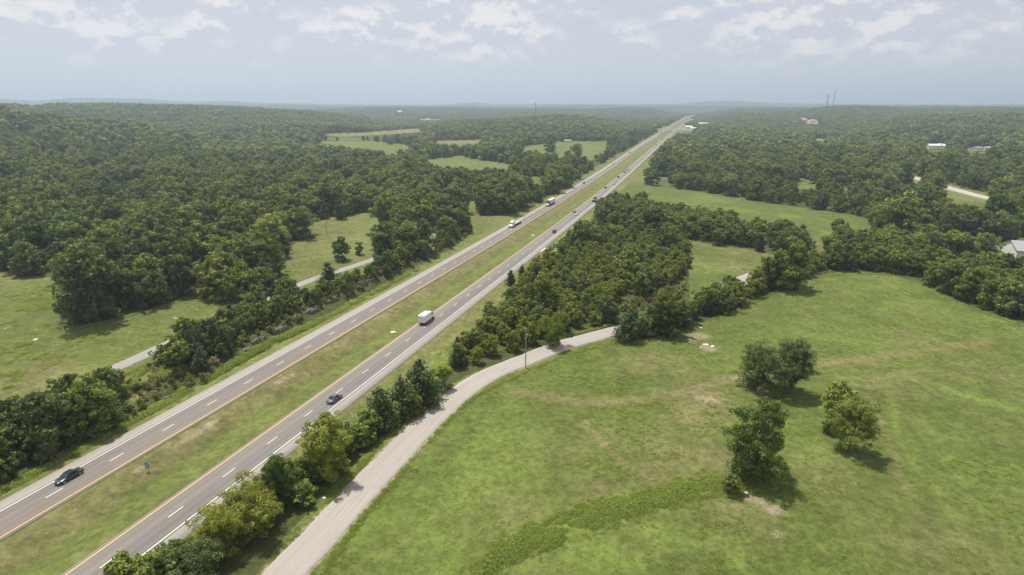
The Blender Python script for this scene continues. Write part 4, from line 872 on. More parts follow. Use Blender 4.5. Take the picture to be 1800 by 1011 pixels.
def cab_over(root, y0, pt, sleeper, hoodL, W=2.45, high=3.0, nose=None):
    """conventional lorry cab, bumper at y0 + hoodL + cab; returns front y"""
    cabL = 1.7; ys = y0; cl = []
    if sleeper: MB().box((0, y0 + .9, 1.05 + high / 2 - .1), (W, 1.8, high - .3), .12, taper=(.96, .97)).build('sleeper', pt, root); ys = y0 + 1.8
    c = MB(); c.loft([[(-W / 2, ys, 1.0), (-W / 2, ys + cabL, 1.0), (W / 2, ys + cabL, 1.0), (W / 2, ys, 1.0)], [(-W / 2, ys, 1.95), (-W / 2, ys + cabL, 1.95), (W / 2, ys + cabL, 1.95), (W / 2, ys, 1.95)], [(-W / 2 * .93, ys, 2.85), (-W / 2 * .93, ys + cabL * .62, 2.85), (W / 2 * .93, ys + cabL * .62, 2.85), (W / 2 * .93, ys, 2.85)]]); c.build('cab', pt, root)
    g = MB(); g.quad([(-W / 2 * .90, ys + cabL + .015, 2.0), (W / 2 * .90, ys + cabL + .015, 2.0), (W / 2 * .85, ys + cabL * .66 + .03, 2.78), (-W / 2 * .85, ys + cabL * .66 + .03, 2.78)])
    g.build('windscreen', GLASS, root)
    for sx in (-1, 1):
        q = MB(); q.quad([(sx * (W / 2 + .012), ys + .35, 2.0), (sx * (W / 2 + .012), ys + cabL - .1, 2.0), (sx * (W / 2 * .935 + .02), ys + cabL * .6, 2.72), (sx * (W / 2 * .935 + .02), ys + .4, 2.72)]); q.build('side_window', GLASS, root)
        MB().box((sx * (W / 2 + .2), ys + cabL - .1, 2.3), (.16, .12, .7), .02).build('mirror', BLACKP, root)
    if sleeper: MB().loft([[(-W / 2 * .9, y0, 1.05 + high - .3), (-W / 2 * .9, ys + .9, 2.84), (W / 2 * .9, ys + .9, 2.84), (W / 2 * .9, y0, 1.05 + high - .3)], [(-W / 2 * .8, y0, 1.05 + high), (-W / 2 * .8, ys + .15, 1.05 + high - .2), (W / 2 * .8, ys + .15, 1.05 + high - .2), (W / 2 * .8, y0, 1.05 + high)]]).build('roof_fairing', pt, root)
    yf = ys + cabL; hd = MB()
    hd.loft([[(-W * .44, yf - .02, .85), (W * .44, yf - .02, .85), (W * .44, yf - .02, 1.8), (W * .3, yf - .02, 1.98), (-W * .3, yf - .02, 1.98), (-W * .44, yf - .02, 1.8)], [(-W * .42, yf + hoodL * .7, .8), (W * .42, yf + hoodL * .7, .8), (W * .38, yf + hoodL * .7, 1.5), (W * .26, yf + hoodL * .7, 1.78), (-W * .26, yf + hoodL * .7, 1.78), (-W * .38, yf + hoodL * .7, 1.5)], [(-W * .38, yf + hoodL, .8), (W * .38, yf + hoodL, .8), (W * .33, yf + hoodL, 1.3), (W * .2, yf + hoodL, 1.55), (-W * .2, yf + hoodL, 1.55), (-W * .33, yf + hoodL, 1.3)]])
    hd.build('hood', nose or pt, root); F_ = yf + hoodL
    MB().box((0, F_ + .03, 1.15), (.95, .06, .75), .02).build('grille', CHROME, root); MB().box((0, F_ + .08, .6), (W * .96, .28, .38), .06).build('bumper', CHROME if sleeper else BLACKP, root)
    for sx in (-1, 1):
        MB().box((sx * W * .36, F_ - .1, 1.0), (.3, .22, .2), .04).build('headlight', LAMPW, root)
        if sleeper: MB().cyl((sx * (W / 2 - .18), y0 + 1.9, 1.2), (sx * (W / 2 + .02), y0 + 1.9, 3.9), .08).build('exhaust_stack', CHROME, root); MB().cyl((sx * (W / 2 - .32), y0 + .3, .75), (sx * (W / 2 - .32), y0 + 1.8, .75), .32, n=14).build('fuel_tank', CHROME, root)
        b = MB(); b.box((sx * W * .42, F_ - .75, 1.06), (.42, 1.25, .14), .05); b.build('fender', nose or pt, root); wheel(root, sx * (W / 2 - .2), F_ - .75, .5, .3)
    return F_
def semi(kind, pt, nose=None):
    root = link('semi_truck', None); F_ = cab_over(root, 1.2, pt, True, 1.7, nose=nose)
    MB().box((0, .8, .85), (.9, 8.0, .25)).build('chassis', BLACKP, root)
    for yy in (-.9, .4):
        for sx in (-1, 1): wheel(root, sx * .95, yy, .5, .55)
    if kind == 'box':
        t = MB(); t.box((0, -6.6, 2.65), (2.6, 14.6, 2.85), .04); tr = t.build('trailer', TRAILW, root)
        MB().box((0, -7, 1.15), (1.1, 13, .2)).build('trailer_frame', BLACKP, tr)
        for k in range(9): pass
        MB().box((0, 0.75, 2.65), (2.2, .05, 2.4)).build('front_panel', BOXW, tr)
    else:
        t = MB(); t.box((0, -6.4, 1.42), (2.6, 14.2, .18), .02); tr = t.build('trailer', simple('deck_boards', (.34, .32, .29), .8, sc=6, var=.2), root)
        f_ = MB(); f_.box((0, -6.4, 1.15), (1.0, 14, .34)); f_.build('trailer_frame', BLACKP, tr); MB().box((0, .72, 2.0), (2.5, .08, 1.1)).build('headboard', CHROME, tr)
        for sx in (-1, 1): MB().box((sx * 1.31, -6.4, 1.40), (.04, 14.2, .2)).build('side_rail', STEEL, tr)
    for yy in (-12.4, -11.1):
        for sx in (-1, 1): wheel(root, sx * .98, yy, .5, .55)
    for sx in (-1, 1): MB().box((sx * 1.0, -13.75, 1.2), (.35, .06, .16)).build('taillight', LAMPR, root)
    return root
def box_truck():
    root = link('box_truck', None); F_ = cab_over(root, 1.6, WHITEP, False, 1.0, W=2.0)
    bx = MB().box((0, -1.15, 2.15), (2.4, 5.3, 2.45), .05).build('cargo_box', BOXW, root)
    MB().box((0, -3.82, 2.05), (2.1, .03, 2.1), .0).build('roll_door', simple('roll_door', (.70, .70, .69), .5, var=.06, sc=5), bx)
    for z in (.94, 3.36):
        for sx in (-1, 1): MB().box((sx * 1.205, -1.15, z), (.03, 5.3, .08)).build('rail', STEEL, bx)
    MB().box((0, 1.3, 3.1), (1.8, .55, .5), .12).build('attic', BOXW, bx)
    MB().box((0, -.8, .78), (.9, 6.2, .22)).build('chassis', BLACKP, root); MB().box((0, -3.95, .62), (2.2, .14, .16), .02).build('rear_bumper', BLACKP, root)
    for sx in (-1, 1): wheel(root, sx * .86, -2.5, .42, .5); MB().box((sx * .95, -3.85, .84), (.28, .06, .14)).build('taillight', LAMPR, root)
    return root
def tow_truck():
    root = link('tow_truck', None); F_ = cab_over(root, 2.2, BLACK, False, 1.3, W=2.3)
    MB().box((0, -1.4, 1.18), (2.4, 7.2, .16), .02).build('deck', STEEL, root); MB().box((0, -1.2, .9), (.9, 7.4, .3)).build('chassis', BLACKP, root); MB().box((0, 2.1, 2.0), (2.2, .1, 1.3), .02).build('headboard', BLACKP, root)
    for sx in (-1, 1):
        MB().box((sx * 1.05, .9, .7), (.35, 1.2, .5), .03).build('toolbox', CHROME, root); MB().box((sx * .95, -5.02, 1.0), (.28, .06, .14)).build('taillight', LAMPR, root)
        for yy in (-2.4, -3.4): wheel(root, sx * .92, yy, .46, .5)
    MB().box((0, 3.0, 2.98), (1.2, .25, .16), .04).build('beacon', simple('amber_lens', (.7, .3, .03), .3), root)
    return root
def on_road(root, px, py, lane, label, cat, group, up=0.055, ds=0.):
    """lane: -2 -1 left carriageway outer/inner, 1 2 right carriageway inner/outer"""
    x, y = P(px, py); s, t = to_st(x, y); s = float(s) + ds; t = {-2: -14.65, -1: -11.0, 1: 11.0, 2: 14.65}[lane]; X, Y = to_xy(s, t)
    root.location = (X, Y, float(zroad(s)) + up); sl = (float(zroad(s + 4)) - float(zroad(s - 4))) / 8
    fwd = lane > 0; root.rotation_euler = (math.atan(sl) * (1 if fwd else -1), 0, -TH + (0 if fwd else math.pi)); tag(root, label, cat, group); return root
GL, GR_ = 'vehicles coming down the left carriageway', 'vehicles driving away on the right carriageway'
on_road(car('sedan', TEALD, 4.9), 124, 842, -2, 'nearly black sedan close to the camera on the left carriageway', 'car', GL)
on_road(semi('flat', WHITEP), 905, 402, -2, 'white semi truck pulling an empty low flatbed trailer', 'truck', GL, ds=7)
on_road(semi('box', BLACK, WHITEP), 968, 364, -2, 'black-cabbed semi truck with a white nose and grey box trailer', 'truck', GL, ds=7)
on_road(car('van', WHITEP, 5.0), 1020, 332, -1, 'white minivan in the inner left lane, behind the grey-trailer truck', 'car', GL)
on_road(car('suv', DARKP), 1029, 323, -2, 'dark suv just behind the white minivan on the left carriageway', 'car', GL)
on_road(car('suv', WHITEP, 4.9), 1046, 315.5, -1, 'white suv in the inner left lane following the dark suv', 'car', GL)
on_road(car('sedan', SILVER), 1077, 289, -2, 'small pale sedan halfway along the left carriageway', 'car', GL)
on_road(car('suv', DARKP), 1104, 269, -2, 'dark suv far up the left carriageway', 'car', GL)
on_road(car('sedan', SILVER), 1131, 250, -2, 'silver car farthest before the white lorry on the left carriageway', 'car', GL)
on_road(semi('box', WHITEP), 1158, 235, -2, 'white semi truck just this side of the overpass', 'truck', GL)
on_road(semi('box', WHITEP), 1181, 222, -1, 'white semi truck just beyond the overpass', 'truck', GL)
on_road(semi('box', WHITEP), 1203, 208, -1, 'tiny white semi truck near the crest of the highway', 'truck', GL)
on_road(car('sedan', GREYP, 4.85), 590, 704, 2, 'grey sedan with a shiny roof near the bright hedge tree', 'car', GR_, ds=0)
on_road(box_truck(), 750, 566, 1, 'white box truck driving away in the inner right lane', 'truck', GR_)
on_road(car('suv', BLACK), 977, 409, 2, 'black suv in the outer right lane above the green sign', 'car', GR_)
on_road(car('suv', SILVER), 1011, 374, 1, 'pale silver suv, left of the pair beyond the green sign', 'car', GR_)
on_road(car('sedan', WHITEP), 1017, 379, 2, 'white sedan, right of the pair beyond the green sign', 'car', GR_)
tt = on_road(tow_truck(), 1047, 354, 2, 'black rollback tow truck carrying a pale car on its deck', 'truck', GR_)
lc = on_road(car('sedan', TANP, 4.6), 1047, 354, 2, 'pale beige car carried on the deck of the tow truck', 'car', GR_, up=.055 + 1.26, ds=-2.2)
on_road(car('suv', GREYP), 1065, 331, 1, 'grey suv in the inner right lane, first beyond the tow truck', 'car', GR_)
on_road(car('sedan', SILVER), 1079, 324.5, 2, 'silver sedan, second beyond the tow truck', 'car', GR_)
on_road(car('suv', DARKP), 1088, 312.5, 1, 'dark suv in the inner right lane, third beyond the tow truck', 'car', GR_)
on_road(car('suv', BLACK), 1099, 303.5, 1, 'black suv followed by the small white car on the right carriageway', 'car', GR_)
on_road(car('sedan', REDP), 1103, 299.5, 1, 'small dark red car beside the white car on the right carriageway', 'car', GR_)
on_road(car('sedan', WHITEP), 1108, 300, 2, 'small white car in the outer right lane level with the billboard', 'car', GR_)
on_road(car('suv', DARKP), 1158, 255, 1, 'dark car far up the right carriageway, nearer of two', 'car', GR_)
on_road(car('suv', GREYP), 1168, 246, 1, 'grey car far up the right carriageway, farther of two', 'car', GR_)

# ------------------------------------------------------------------ stone
m = MT('limestone', .9, .2); k = m.noise(m.coord(), 1.4, 6, .7); k2 = m.noise(m.coord(), 1, 4, .6, scale3=(.6, .6, 6)); m.col(m.mix(m.ramp(k2, .35, .65), m.mix(m.ramp(k, .3, .7), (.11, .10, .075), (.24, .21, .165)), (.12, .115, .095))); m.bump(k, .8, .2); ROCK = m.m
m = MT('pale_rock', .9, .2); k = m.noise(m.coord(), 2.5, 6, .7); m.col(m.mix(m.ramp(k, .3, .7), (.42, .38, .33), (.66, .62, .57))); m.bump(k, .8, .1); ROCKP = m.m
# ------------------------------------------------------------------ poles, signs, towers
WOODG = simple('weathered_wood', (.30, .28, .25), .85, sc=4, var=.2); WOODB = simple('brown_wood', (.17, .095, .06), .85, sc=4, var=.2); CERAM = simple('ceramic', (.5, .5, .5), .3)
def pole(px, py, topy, label, mat=WOODG, arm=True, group='utility poles', rz=.3, r=.15, lamp=False):
    p = PZ(px, py); h = top_height(px, py, topy); root = link('utility_pole', None, None, p, rz)
    MB().cyl((0, 0, -1), (0, 0, h), r * 1.15, r * .75, 10).build('shaft', mat, root)
    if arm:
        a = MB().box((0, .16, h - .5), (2.4, .1, .14)).build('crossarm', mat, root)
        for x in (-1.05, -.45, .45, 1.05): MB().cyl((x, .16, h - .43), (x, .16, h - .2), .045, .03, 6).build('insulator', CERAM, a)
    elif lamp:
        MB().cyl((.12, 0, h - 1.9), (.55, 0, h - 1.75), .03).build('bracket', STEEL, root); MB().cyl((.38, 0, h - 2.7), (.38, 0, h - 1.9), .2, n=10).build('transformer', STEEL, root)
        MB().cyl((0, 0, h), (0, 0, h + .22), .05, .03, 6).build('insulator', CERAM, root); MB().box((-.25, 0, h - .12), (.5, .08, .08)).build('bracket', CERAM, root)
    tag(root, label, 'utility pole', group); return root
pole(924, 646, 577, 'weathered grey utility pole at the field edge of the gravel road bend', arm=False, lamp=True)
pole(966.5, 603, 551, 'plain reddish-brown pole in front of the bright green tree', WOODB, False)
pole(1175.5, 505, 473, 'utility pole with crossarm at the right edge of the bright wood')
pole(1393, 443, 415, 'pale utility pole with crossarm at the right corner of the middle pasture', rz=.1)
pole(1674, 413, 388, 'utility pole at the left end of the barn lot')
pole(1744, 423, 409, 'short utility pole beside the barn lot, next to the metal barn')
pole(1712, 366, 352, 'utility pole by the distant concrete road', rz=.6)
pole(1405, 478, 455, 'pale pole hidden among the hedge trees near the pasture corner', arm=False)
pole(575, 414, 377, 'thin utility pole standing in the left meadow', arm=False)
pole(401, 470, 444, 'utility pole poking out of the wood above the left field', arm=False)
WIRE = simple('wire', (.12, .12, .12), .6)
sg_p = PZ(978, 443); root = link('road_sign', None, None, sg_p, -TH + .05); hs = top_height(978, 443, 428.5)
GREEN = simple('sign_green', (.02, .24, .17), .5, var=.05); WHT = simple('sign_white', (.75, .78, .76), .5, var=.04); BLUE = simple('sign_blue', (.05, .14, .42), .5)
pn = MB().box((0, 0, hs - 1.15), (3.9, .06, 2.3)).build('panel', GREEN, root)
fb = MB(); [fb.box((0, -.045, hs - 1.15 + z), (3.75, .02, .06)) for z in (-1.08, 1.08)]; [fb.box((x, -.045, hs - 1.15), (.06, .02, 2.1)) for x in (-1.85, 1.85)]; fb.build('border', WHT, pn)
ln_ = MB(); [ln_.box((x, -.045, hs - 1.15 + z), (w_, .02, .2)) for x, z, w_ in ((-.75, .55, 1.5), (1.35, .55, .35), (-.6, -.05, 1.8), (1.35, -.05, .35), (-.85, -.62, 1.3), (1.35, -.62, .35))]; ln_.build('legend', WHT, pn)
for x in (-1.3, 1.3): MB().box((x, .09, hs / 2 - .5), (.12, .12, hs + .6)).build('post', STEEL, root)
tag(root, 'green guide sign on two posts beside the right shoulder', 'road sign')
p = PZ(259.5, 824); root = link('marker_sign', None, None, p, -TH + .9); h_ = 2.1
pn = MB().box((0, 0, 1.45), (.62, .03, 1.25), .01).build('panel', BLUE, root); q = MB(); [q.box((0, -.022, 1.45 + z), (w_, .01, .11)) for z, w_ in ((.45, .3), (.2, .22), (-.05, .34), (-.32, .3))]; q.build('legend', WHT, pn)
MB().box((0, .05, .7), (.07, .05, 1.9)).build('post', STEEL, root); tag(root, 'small narrow blue marker sign standing in the grass median', 'road sign')
def billboard():
    p = PZ(1162.5, 323); d = proj(p.x, p.y, p.z)[2]; W = 18.5 * d / F; hh = 7.2 * d / F / CP; root = link('billboard', None, None, p, -.12); z0 = 2.0
    BW = simple('billboard_face', (.78, .77, .74), .6, var=.03); f_ = MB().box((0, 0, z0 + hh / 2), (W, .25, hh), .02).build('panel', BW, root)
    def mark(n, c, x, z, w_, h2): MB().box((x * W, -.15, z0 + z * hh), (w_ * W, .02, h2 * hh), .0).build(n, simple(n + '_ink', c, .6), f_)
    mark('picture', (.30, .40, .66), -.17, .62, .20, .55); mark('picture', (.55, .56, .78), -.20, .5, .1, .5); mark('lettering', (.45, .55, .68), .03, .72, .10, .22); mark('lettering', (.42, .38, .45), .10, .62, .05, .2)
    mark('emblem', (.35, .25, .30), .31, .42, .09, .26); mark('strip', (.72, .55, .60), -.02, .12, .7, .14)
    MB().box((-W / 2 - .25, .05, z0 + hh * .6), (.35, .3, hh * 1.25)).build('side_frame', REDP, root)
    for k in range(5): MB().box((-W * .42 + k * W * .21, .3, (z0 + hh) / 2 - .5), (.28, .28, z0 + hh + .6)).build('post', WOODB, root)
    MB().box((0, -.5, z0 - .1), (W, .8, .08)).build('catwalk', STEEL, root); tag(root, 'white billboard with blue picture standing before the wood right of the highway', 'billboard')
billboard()
TWR = simple('tower_steel', (.24, .235, .235), .6, .3)
def tower(px, py, topy, face, label, thick=.3):
    p = PZ(px, py); h = top_height_far(px, py, topy); root = link('radio_tower', None, None, p); b = MB(); n = int(h / (face * 1.6))
    c = [(face * .58 * math.cos(a), face * .58 * math.sin(a)) for a in (0, 2.094, 4.189)]
    for (x, y) in c: b.cyl((x, y, -2), (x, y, h), thick * .5, n=5)
    for k in range(n):
        z0, z1 = h * k / n, h * (k + 1) / n
        for i in range(3): b.cyl((*c[i], z0), (*c[(i + 1) % 3], z1), thick * .28, n=4, cap=False)
    b.build('mast', TWR, root); a = MB(); a.cyl((0, 0, h), (0, 0, h + h * .03), thick * .4); [a.box((math.cos(q) * face, math.sin(q) * face, h - 2), (.5, .5, 2.4)) for q in (0, 1.57, 3.14, 4.71)]; a.build('antenna', TWR, root)
    tag(root, label, 'radio tower', 'radio towers on the horizon'); return root
def top_height_far(px, py, topy):
    x, y = P(px, py); z0 = float(terrain(x, y)); lo, hi = 0., 400.
    for _ in range(40):
        m_ = (lo + hi) / 2; lo, hi = (m_, hi) if proj(x, y, z0 + m_)[1] > topy else (lo, m_)
    return lo
tower(941, 236, 181, 1.3, 'slender lattice tower rising from the wood left of the highway', .42)
tower(1450.5, 203, 166, 2.6, 'thicker and lower of the two towers on the right ridge', .9)
tower(1461.5, 203, 158.5, 1.6, 'thinner and taller of the two towers on the right ridge', .6)

# ------------------------------------------------------------------ buildings and the overpass
ROOFW = simple('white_metal_roof', (.82, .82, .80), .5, var=.04); ROOFG = simple('grey_metal_roof', (.33, .35, .37), .45, .3, var=.08); WALLW = simple('white_siding', (.74, .73, .70), .7); ROOFT = simple('teal_roof', (.22, .42, .38), .6); ROOFR = simple('reddish_roof', (.42, .31, .28), .8); WALLT = simple('tan_wall', (.55, .48, .4), .8); CONC = simple('bridge_concrete', (.84, .83, .79), .8, var=.06); SHING = simple('grey_shingles', (.2, .19, .18), .9)
DARKO = simple('dark_opening', (.03, .03, .035), .5)
def building(px, py, L, D, eave, ridge, rz, wall, roof, name, label, cat, group=None, dormer=False, lift=0.):
    p = PZ(px, py); root = link(name, None, None, p, rz); root.location.z += lift
    w_ = MB(); w_.loft([[(-L / 2, -D / 2, -1.5), (-L / 2, D / 2, -1.5), (L / 2, D / 2, -1.5), (L / 2, -D / 2, -1.5)], [(-L / 2, -D / 2, eave), (-L / 2, D / 2, eave), (L / 2, D / 2, eave), (L / 2, -D / 2, eave)], [(-L / 2, -.01, ridge), (-L / 2, .01, ridge), (L / 2, .01, ridge), (L / 2, -.01, ridge)]]); w_.build('wall', wall, root)
    o, tk = .5, .16; q = MB(); sl = (ridge - eave) / (D / 2); e2 = eave - o * sl
    for sy in (-1, 1): q.loft([[(-L / 2 - o, sy * (D / 2 + o), e2 + .05), (L / 2 + o, sy * (D / 2 + o), e2 + .05), (L / 2 + o, sy * (D / 2 + o), e2 + tk + .05), (-L / 2 - o, sy * (D / 2 + o), e2 + tk + .05)], [(-L / 2 - o, 0, ridge + .05), (L / 2 + o, 0, ridge + .05), (L / 2 + o, 0, ridge + tk + .05), (-L / 2 - o, 0, ridge + tk + .05)]])
    rf = q.build('roof', roof, root)
    nw = max(2, int(L / 4))
    for k in range(nw):
        x = -L / 2 + L * (k + .5) / nw
        if k == nw // 2: MB().box((x, -D / 2 - .03, 1.05), (1.1, .08, 2.1)).build('door', DARKO, root)
        else: MB().box((x, -D / 2 - .03, eave * .55), (1.2, .08, 1.0)).build('window', GLASS, root)
    if dormer: MB().box((L * .28, 0, ridge + .2), (L * .16, D * .5, 1.6), .05).build('raised_bay', roof, rf)
    tag(root, label, cat, group); return root
building(1643, 263, 27, 9, 3.2, 5.2, .05, WALLW, ROOFW, 'long_building', 'long low bright white building among the trees on the right', 'building', dormer=True, lift=3.5)
building(1716, 267, 16, 9, 3.2, 5.0, .35, WALLW, SHING, 'house', 'grey-roofed white house right of the long white building', 'house', lift=3)
building(1735, 266, 9, 7, 2.8, 4.4, -.3, WALLT, ROOFG, 'shed', 'small dark-roofed shed beside the grey-roofed house', 'shed', lift=2.5)
building(1611, 262, 6, 5, 2.6, 3.8, .2, WALLW, ROOFW, 'shed', 'tiny pale shed left of the long white building', 'shed', lift=2.5)
building(1411, 215, 26, 16, 6, 11, .5, WALLT, ROOFR, 'house', 'large pinkish house in the clearing below the two towers', 'house', lift=3)
building(1427, 216, 16, 12, 5, 8, -.2, WALLW, ROOFR, 'house', 'smaller reddish-roofed house right of the large pinkish one', 'house', lift=3)
building(1465, 232, 13, 8, 3, 5, .3, WALLW, ROOFW, 'shed', 'left one of two white sheds below the towers', 'shed', lift=4)
building(1474, 232, 11, 8, 3, 5, -.2, WALLW, ROOFW, 'shed', 'right one of two white sheds below the towers', 'shed', lift=4)
building(1209, 229, 22, 14, 7, 9, .2, WALLW, ROOFW, 'petrol_station', 'white roadside building right beside the overpass', 'building', lift=3)
building(1235, 224, 28, 14, 6, 8, .1, WALLW, ROOFW, 'warehouse', 'low white building in the trees right of the overpass', 'building', lift=6)
building(1222, 231.5, 30, 10, 4, 5.5, .05, WALLW, ROOFW, 'motel', 'long pale building below the others near the overpass', 'building', lift=5)
building(1214, 218, 12, 9, 9, 11, .2, WALLT, ROOFR, 'house', 'small red and white building above the overpass', 'building', lift=5)
building(1645, 203, 30, 14, 4, 7, .3, WALLT, ROOFW, 'farm_building', 'pale roof just under the right skyline', 'building', lift=5)
building(703, 200, 24, 16, 6, 10, .2, WALLT, ROOFG, 'farmhouse', 'large pale farm building far away in the left valley', 'building', lift=6)
building(690, 206, 16, 10, 5, 7, .4, WALLT, ROOFW, 'farmhouse', 'small white farm building below the large pale one', 'building', lift=6)
building(752, 213, 16, 9, 4, 6, .1, WALLT, ROOFW, 'farm_building', 'white farm building in the far pale strip of field', 'building', lift=4)
building(998, 250, 13, 6, 3, 4.2, 0.05, WALLT, ROOFT, 'shelter', 'open shelter with a teal roof at the back of the distant meadow', 'shelter', lift=.3)
# the metal barn at the right edge
def barn():
    p = PZ(1836, 452); root = link('barn', None, None, p, R_(-20)); L, D, e, rg_ = 30, 17, 4.0, 7.4
    w_ = MB(); w_.loft([[(-L / 2, -D / 2, -2), (-L / 2, D / 2, -2), (L / 2, D / 2, -2), (L / 2, -D / 2, -2)], [(-L / 2, -D / 2, e), (-L / 2, D / 2, e), (L / 2, D / 2, e), (L / 2, -D / 2, e)], [(-L / 2, -.01, rg_), (-L / 2, .01, rg_), (L / 2, .01, rg_), (L / 2, -.01, rg_)]]); w_.build('wall', WALLW, root)
    q = MB()
    for sy in (-1, 1): q.loft([[(-L / 2 - .5, sy * (D / 2 + .6), e - .12), (L / 2 + .5, sy * (D / 2 + .6), e - .12), (L / 2 + .5, sy * (D / 2 + .6), e + .05), (-L / 2 - .5, sy * (D / 2 + .6), e + .05)], [(-L / 2 - .5, 0, rg_ + .05), (L / 2 + .5, 0, rg_ + .05), (L / 2 + .5, 0, rg_ + .2), (-L / 2 - .5, 0, rg_ + .2)]])
    rf = q.build('roof', ROOFG, root); 
    for k in range(26): pass
    b = MB(); sl = (rg_ - e) / (D / 2 + .6)
    for x in (-6, 2): b.loft([[(x, -4.6, rg_ - 4.6 * sl + .16), (x + 1.2, -4.6, rg_ - 4.6 * sl + .16), (x + 1.2, -4.6, rg_ - 4.6 * sl + .2), (x, -4.6, rg_ - 4.6 * sl + .2)], [(x, -1.6, rg_ - 1.6 * sl + .2), (x + 1.2, -1.6, rg_ - 1.6 * sl + .2), (x + 1.2, -1.6, rg_ - 1.6 * sl + .24), (x, -1.6, rg_ - 1.6 * sl + .24)]])
    b.build('skylight', ROOFW, rf)
    for x in (-7, 0, 7): MB().box((x, -D / 2 - .04, 1.6), (3.2, .1, 3.2)).build('door', TRAILW, root)
    tag(root, 'grey metal-roofed barn cut off by the right edge of the photo', 'barn')
barn()
pk = car('pickup', WHITEP, 5.6, 2.0); pk.location = PZ(1757, 437, .4); pk.rotation_euler = (0, 0, 1.2); tag(pk, 'white pickup truck parked beside the metal barn', 'truck')
tr_ = link('livestock_trailer', None, None, PZ(1746, 441, .4), 1.0); MB().box((0, 0, 1.35), (2.1, 5.0, 1.8), .06).build('body', BOXW, tr_)
for sx in (-1, 1):
    for yy in (-.5, .5): wheel(tr_, sx * 1.05, yy, .35, .2)
tag(tr_, 'white trailer parked left of the white pickup truck', 'trailer')
def overpass():
    pts = [to_xy(s_, 0) for s_ in np.arange(900, 3000, 5.)]; best = min(range(len(pts)), key=lambda i: abs(proj(pts[i][0], pts[i][1], float(zroad(900 + 5 * i)) + 7.2)[1] - 228.0)); s0 = 900 + 5 * best
    x, y = to_xy(s0, 0); z = float(zroad(s0)); root = link('overpass', None, None, (x + 6, y - 2, z), -TH + R_(-6)); Lx = 84; zd = 6.6
    MB().box((0, 0, zd - .3), (Lx, 11, 1.8)).build('deck', CONC, root)
    for sy in (-1, 1): MB().box((0, sy * 5.4, zd + 1.25), (Lx, .4, 1.5)).build('parapet', CONC, root)
    b = MB(); [b.box((q, 0, zd + .56), (.05, 9.9, .02)) for q in ()]; b.bm.free()
    for q in (-21, 0, 21):
        pr = MB(); [pr.cyl((q, yy, -2), (q, yy, zd - 1.2), .55, n=12) for yy in (-3.6, 0, 3.6)]; pr.box((q, 0, zd - 1.55), (1.1, 9.6, .7)); pr.build('pier', CONC, root)
    for sx in (-1, 1):
        a = MB(); a.loft([[(sx * (Lx / 2 - 1), -7, zd - .5), (sx * (Lx / 2 - 1), 7, zd - .5), (sx * (Lx / 2 + 40), 7, zd - .3), (sx * (Lx / 2 + 40), -7, zd - .3)][::1], [(sx * (Lx / 2 - 12), -14, -2), (sx * (Lx / 2 - 12), 14, -2), (sx * (Lx / 2 + 60), 22, -4), (sx * (Lx / 2 + 60), -22, -4)]]); a.build('embankment', simple('embankment_grass', (.12, .15, .05), .95, var=.2, sc=.2), root)
        MB().box((sx * (Lx / 2 + 19), 0, zd - .25), (38, 9, .2)).build('approach_road', CONC, root)
    tag(root, 'pale concrete overpass crossing the highway in the distance', 'bridge')
overpass()

# ------------------------------------------------------------------ rocks and small things
def rock(name, px, py, lx, ly, lz, label, cat, group, mat, rz=0., seed=0, n=3, up=0.):
    """ledges of broken stone: a few overlapping, noisy slabs in one mesh"""
    rg = np.random.default_rng(seed); bm = bmesh.new()
    for i in range(n):
        r = bmesh.ops.create_icosphere(bm, subdivisions=3, radius=1.0); cx, cyy = (rg.uniform(-.45, .45) * lx, rg.uniform(-.3, .3) * ly) if n > 1 else (0, 0); k = rg.uniform(.45, .8) if n > 1 else 1
        for v in r['verts']:
            c = v.co.copy(); q = 1 + .22 * math.sin(c.x * 5 + i + seed) * math.sin(c.y * 6 + seed) + .14 * math.sin(c.z * 11 + c.x * 7) + rg.normal(0, .03)
            q += .18 * math.sin(c.x * 13 + c.z * 9 + seed); c = Vector((c.x, c.y, max(-.6, min(.55, c.z)))) * q
            v.co = Vector((cx + c.x * lx * .7 * k, cyy + c.y * ly * .7 * k, c.z * lz * k * 1.1))
    me = bpy.data.meshes.new(name); bm.to_mesh(me); bm.free(); me.materials.append(mat); o = link(name, me, None, PZ(px, py, up), rz); tag(o, label, cat, group); return o
RG_ = 'rock ledges in the cut bank'
for i, (px, py, lx, ly, lz, u) in enumerate([(456, 607, 3.4, 2.0, 2.2, .9), (492, 588, 4.2, 1.8, 2.0, .6), (521, 571, 3.0, 1.6, 1.7, .6), (552, 556, 3.4, 1.6, 1.6, .5), (583, 537, 3.6, 1.6, 1.8, .6), (612, 522, 3.4, 1.6, 1.7, .6), (640, 507, 3.6, 1.7, 1.8, .6), (668, 492, 3.4, 1.6, 1.6, .5), (296, 697, 2.6, 1.2, .9, .3), (436, 619, 2.6, 1.4, 1.3, .4)]):
    lab = ['largest pinkish rock ledge', 'long grey rock ledge', 'third rock ledge from the left', 'low rock ledge', 'rock ledge at mid bank', 'rock ledge under the yellowish bushes', 'rock ledge before the lane opening', 'farthest rock ledge', 'low dark rock pile below the tan scrub', 'reddish rock at the left end of the cut'][i]
    rock('rock_ledge', px, py, lx, ly, lz, lab + ' in the bank above the left carriageway', 'rock', RG_, ROCK, R_(90 - 18) , 40 + i, 6, u * .05)
